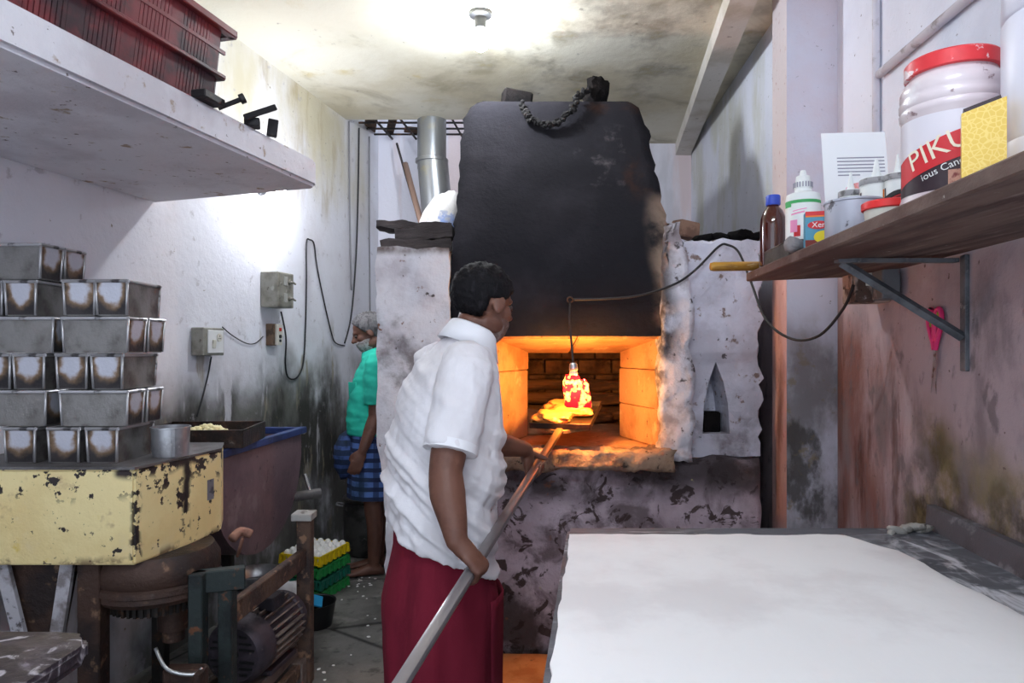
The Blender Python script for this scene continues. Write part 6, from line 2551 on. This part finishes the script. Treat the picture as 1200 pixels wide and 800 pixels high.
H2 = head_frame((X2(430) + .012, D2 - .02, 1.500), fb, R(22))
SL2 = C2(440, 1.30) + LL * .165
SR2 = C2(440, 1.30) - LL * .165
E2 = P(440, 488, 4.12)
W2b = P(425, 528, 4.06)
E2r = C2(436, 1.02) - LL * .22
W2r = C2(434, .80) - LL * .23
b = bm_new()
head_into(b, H2)
tube(b, [H2 @ Vector((-.03, 0, -.045)), C2(438, 1.385), C2(441, 1.32)], [.056, .058, .07], 14, 3)
loft(b, [ring_pts(C2(px, z), F, LL, a, bb) for z, px, a, bb in ((.72, 439, .155, .12), (.9, 437, .17, .135), (1.1, 437, .17, .135), (1.25, 440, .165, .11), (1.30, 441, .15, .095), (1.34, 441, .09, .07))])
tube(b, [SL2, SL2.lerp(E2, .5), E2], [.052, .05, .042], 14, 4, dome=True)
tube(b, [E2, E2.lerp(W2b, .35), W2b], [.042, .042, .027], 14, 4, dome=True)
dh = (W2b - E2).normalized()
relaxed_hand(b, W2b, (dh + Vector((-.25, 0, -.5))).normalized(), Vector((.2, -.95, .1)).normalized(), Vector((-.85, -.2, .3)).normalized())
tube(b, [SR2, SR2.lerp(E2r, .5), E2r], [.052, .05, .042], 14, 4, dome=True)
tube(b, [E2r, E2r.lerp(W2r, .35), W2r], [.042, .042, .027], 14, 4, dome=True)
relaxed_hand(b, W2r, Vector((-.1, 0, -1)).normalized(), Vector((0, 1, 0)), Vector((-1, 0, .1)).normalized())
for s in (-1, 1):
    hip = C2(440, .80) + LL * (.08 * s)
    kn = C2(438 - 2 * s, .45) + LL * (.085 * s)
    an = C2(441 - 4 * s, .07) + LL * (.09 * s)
    tube(b, [hip, kn, an.lerp(kn, .62) - F * .012, an], [.078, .056, .052, .034], 14, 5, dome=True)
    foot_into(b, an, F, LL * -1)
keep_world(fused('body', b, m_skin, None, .007, 3), man2, base2)


def hl2(p):
    if p.x < -.02:
        return p.z + .045
    if p.x < .03:
        return p.z - .01 if abs(p.y) > .055 else p.z + .02
    return p.z - (.015 + (p.x - .03) * 1.6)


hair_cap('hair', H2, m_hair_grey, man2, base2, hl2, 1.02, .005)
beard(H2, M('grey_beard', (176, 172, 172), [dict(c=(110, 100, 98), s=30., lo=.45, hi=.6, a=.8)], rough=.85), man2, base2, 1.06, -.040)
face_bits(H2, man2, base2)
b = bm_new()
SH2 = [(.865, 436, .188, .150), (.95, 435, .19, .155), (1.03, 436, .19, .152), (1.12, 437, .188, .145), (1.2, 439, .185, .132), (1.26, 440, .18, .12), (1.30, 441, .165, .105), (1.335, 441, .125, .085), (1.37, 440, .075, .068)]
loft(b, [ring_pts(C2(px, z), F, LL, a, bb, 32, 2.25) for z, px, a, bb in SH2])
tube(b, [SL2 - LL * .03, SL2, SL2.lerp(E2, .45), SL2.lerp(E2, .78)], [.07, .076, .074, .072], 18, 3)
tube(b, [SR2 + LL * .03, SR2, SR2.lerp(E2r, .45), SR2.lerp(E2r, .78)], [.07, .076, .074, .072], 18, 3)


def wrinkle2(co, n):
    return co + n * (.008 * fbm((co.x * 4 + co.z * 3, co.y * 3, co.z * 13), 1.0, 3) + .003 * fbm(co * 20, 1.0, 2))


shirt2 = keep_world(fused('shirt', b, m_teal, None, .008, 2, wrinkle2), man2, base2)
b = bm_new()
cc = C2(438, 1.372)
nrm = (Vector((0, 0, 1)) * math.cos(R(22)) + F * math.sin(R(22))).normalized()
fx = (F - nrm * F.dot(nrm)).normalized()
rows = [[], [], []]
for i in range(33):
    a = R(20 + 320 * i / 32)
    dirv = fx * math.cos(a) + LL * math.sin(a)
    tip = max(0.0, 1 - min(i, 32 - i) / 6.0)
    rows[0].append(b.verts.new(cc + dirv * .064 - nrm * .01))
    rows[1].append(b.verts.new(cc + dirv * .072 + nrm * .028))
    rows[2].append(b.verts.new(cc + dirv * (.095 + .015 * tip) - nrm * (.018 + .025 * tip)))
for k in range(2):
    for i in range(32):
        b.faces.new((rows[k][i], rows[k][i + 1], rows[k + 1][i + 1], rows[k + 1][i]))
o = obj('collar', b, m_teal, None, True)
sd = o.modifiers.new('s', 'SOLIDIFY')
sd.thickness = .003
keep_world(o, shirt2, (0, 0, 0)).matrix_parent_inverse = Matrix()
b = bm_new()
pc = C2(437, 1.15) + F * .126 + LL * .088
box(b, pc, (.008, .075, .085), rot=(0, .05, fb + .62), bev=.002)
o = obj('pocket', b, m_teal, None)
keep_world(o, shirt2, (0, 0, 0)).matrix_parent_inverse = Matrix()
# checked sarong, hitched up
mp_ = M('blue_check_cotton', (88, 120, 186), [
    dict(c=(24, 32, 62), w='wave', s=3.4, lo=.55, hi=.62, a=.9, di=.4, dir='Z', st=(1, 1, 1.6)),
    dict(c=(30, 40, 74), w='wave', s=2.6, lo=.62, hi=.70, a=.7, di=.4, dir='X', st=(1.4, 1, 1)),
    dict(c=(26, 50, 62), s=4., lo=.52, hi=.64, a=.6),
], rough=.85, bump=.15, bscale=120)
b = bm_new()
rgs = []
for k in range(19):
    z = .92 - (.92 - .478) * k / 18
    c = C2(437 + k * .1, z)
    r_ = ring_pts(c, F, LL, .185 + .012 * k / 18, .145 + .02 * k / 18, 70, 2.2)
    rgs.append([p + (p - c).normalized() * (.012 * fbm((math.cos(2 * PI * i / 70) * 3, math.sin(2 * PI * i / 70) * 3, z * 3), 1.2, 3)) for i, p in enumerate(r_)])
loft(b, rgs)
keep_world(obj('sarong', b, mp_, None, True, 70), man2, base2)
b = rock((0, 0, 0), (.085, .11, .155), 31, (0, .1, 0), .22, 3)
m_bun = M('dark_check_cotton', (36, 52, 84), [dict(c=(70, 96, 160), w='wave', s=3., lo=.6, hi=.7, a=.8, di=.6, dir='Z', st=(1, 1, 1.8)), dict(c=(22, 34, 44), s=5., lo=.5, hi=.62, a=.8)], rough=.85)
o = obj('tucked_fold', b, m_bun, None, True)
o.data.transform(Matrix.Translation(P(408, 532, D2)))
keep_world(o, man2, base2)
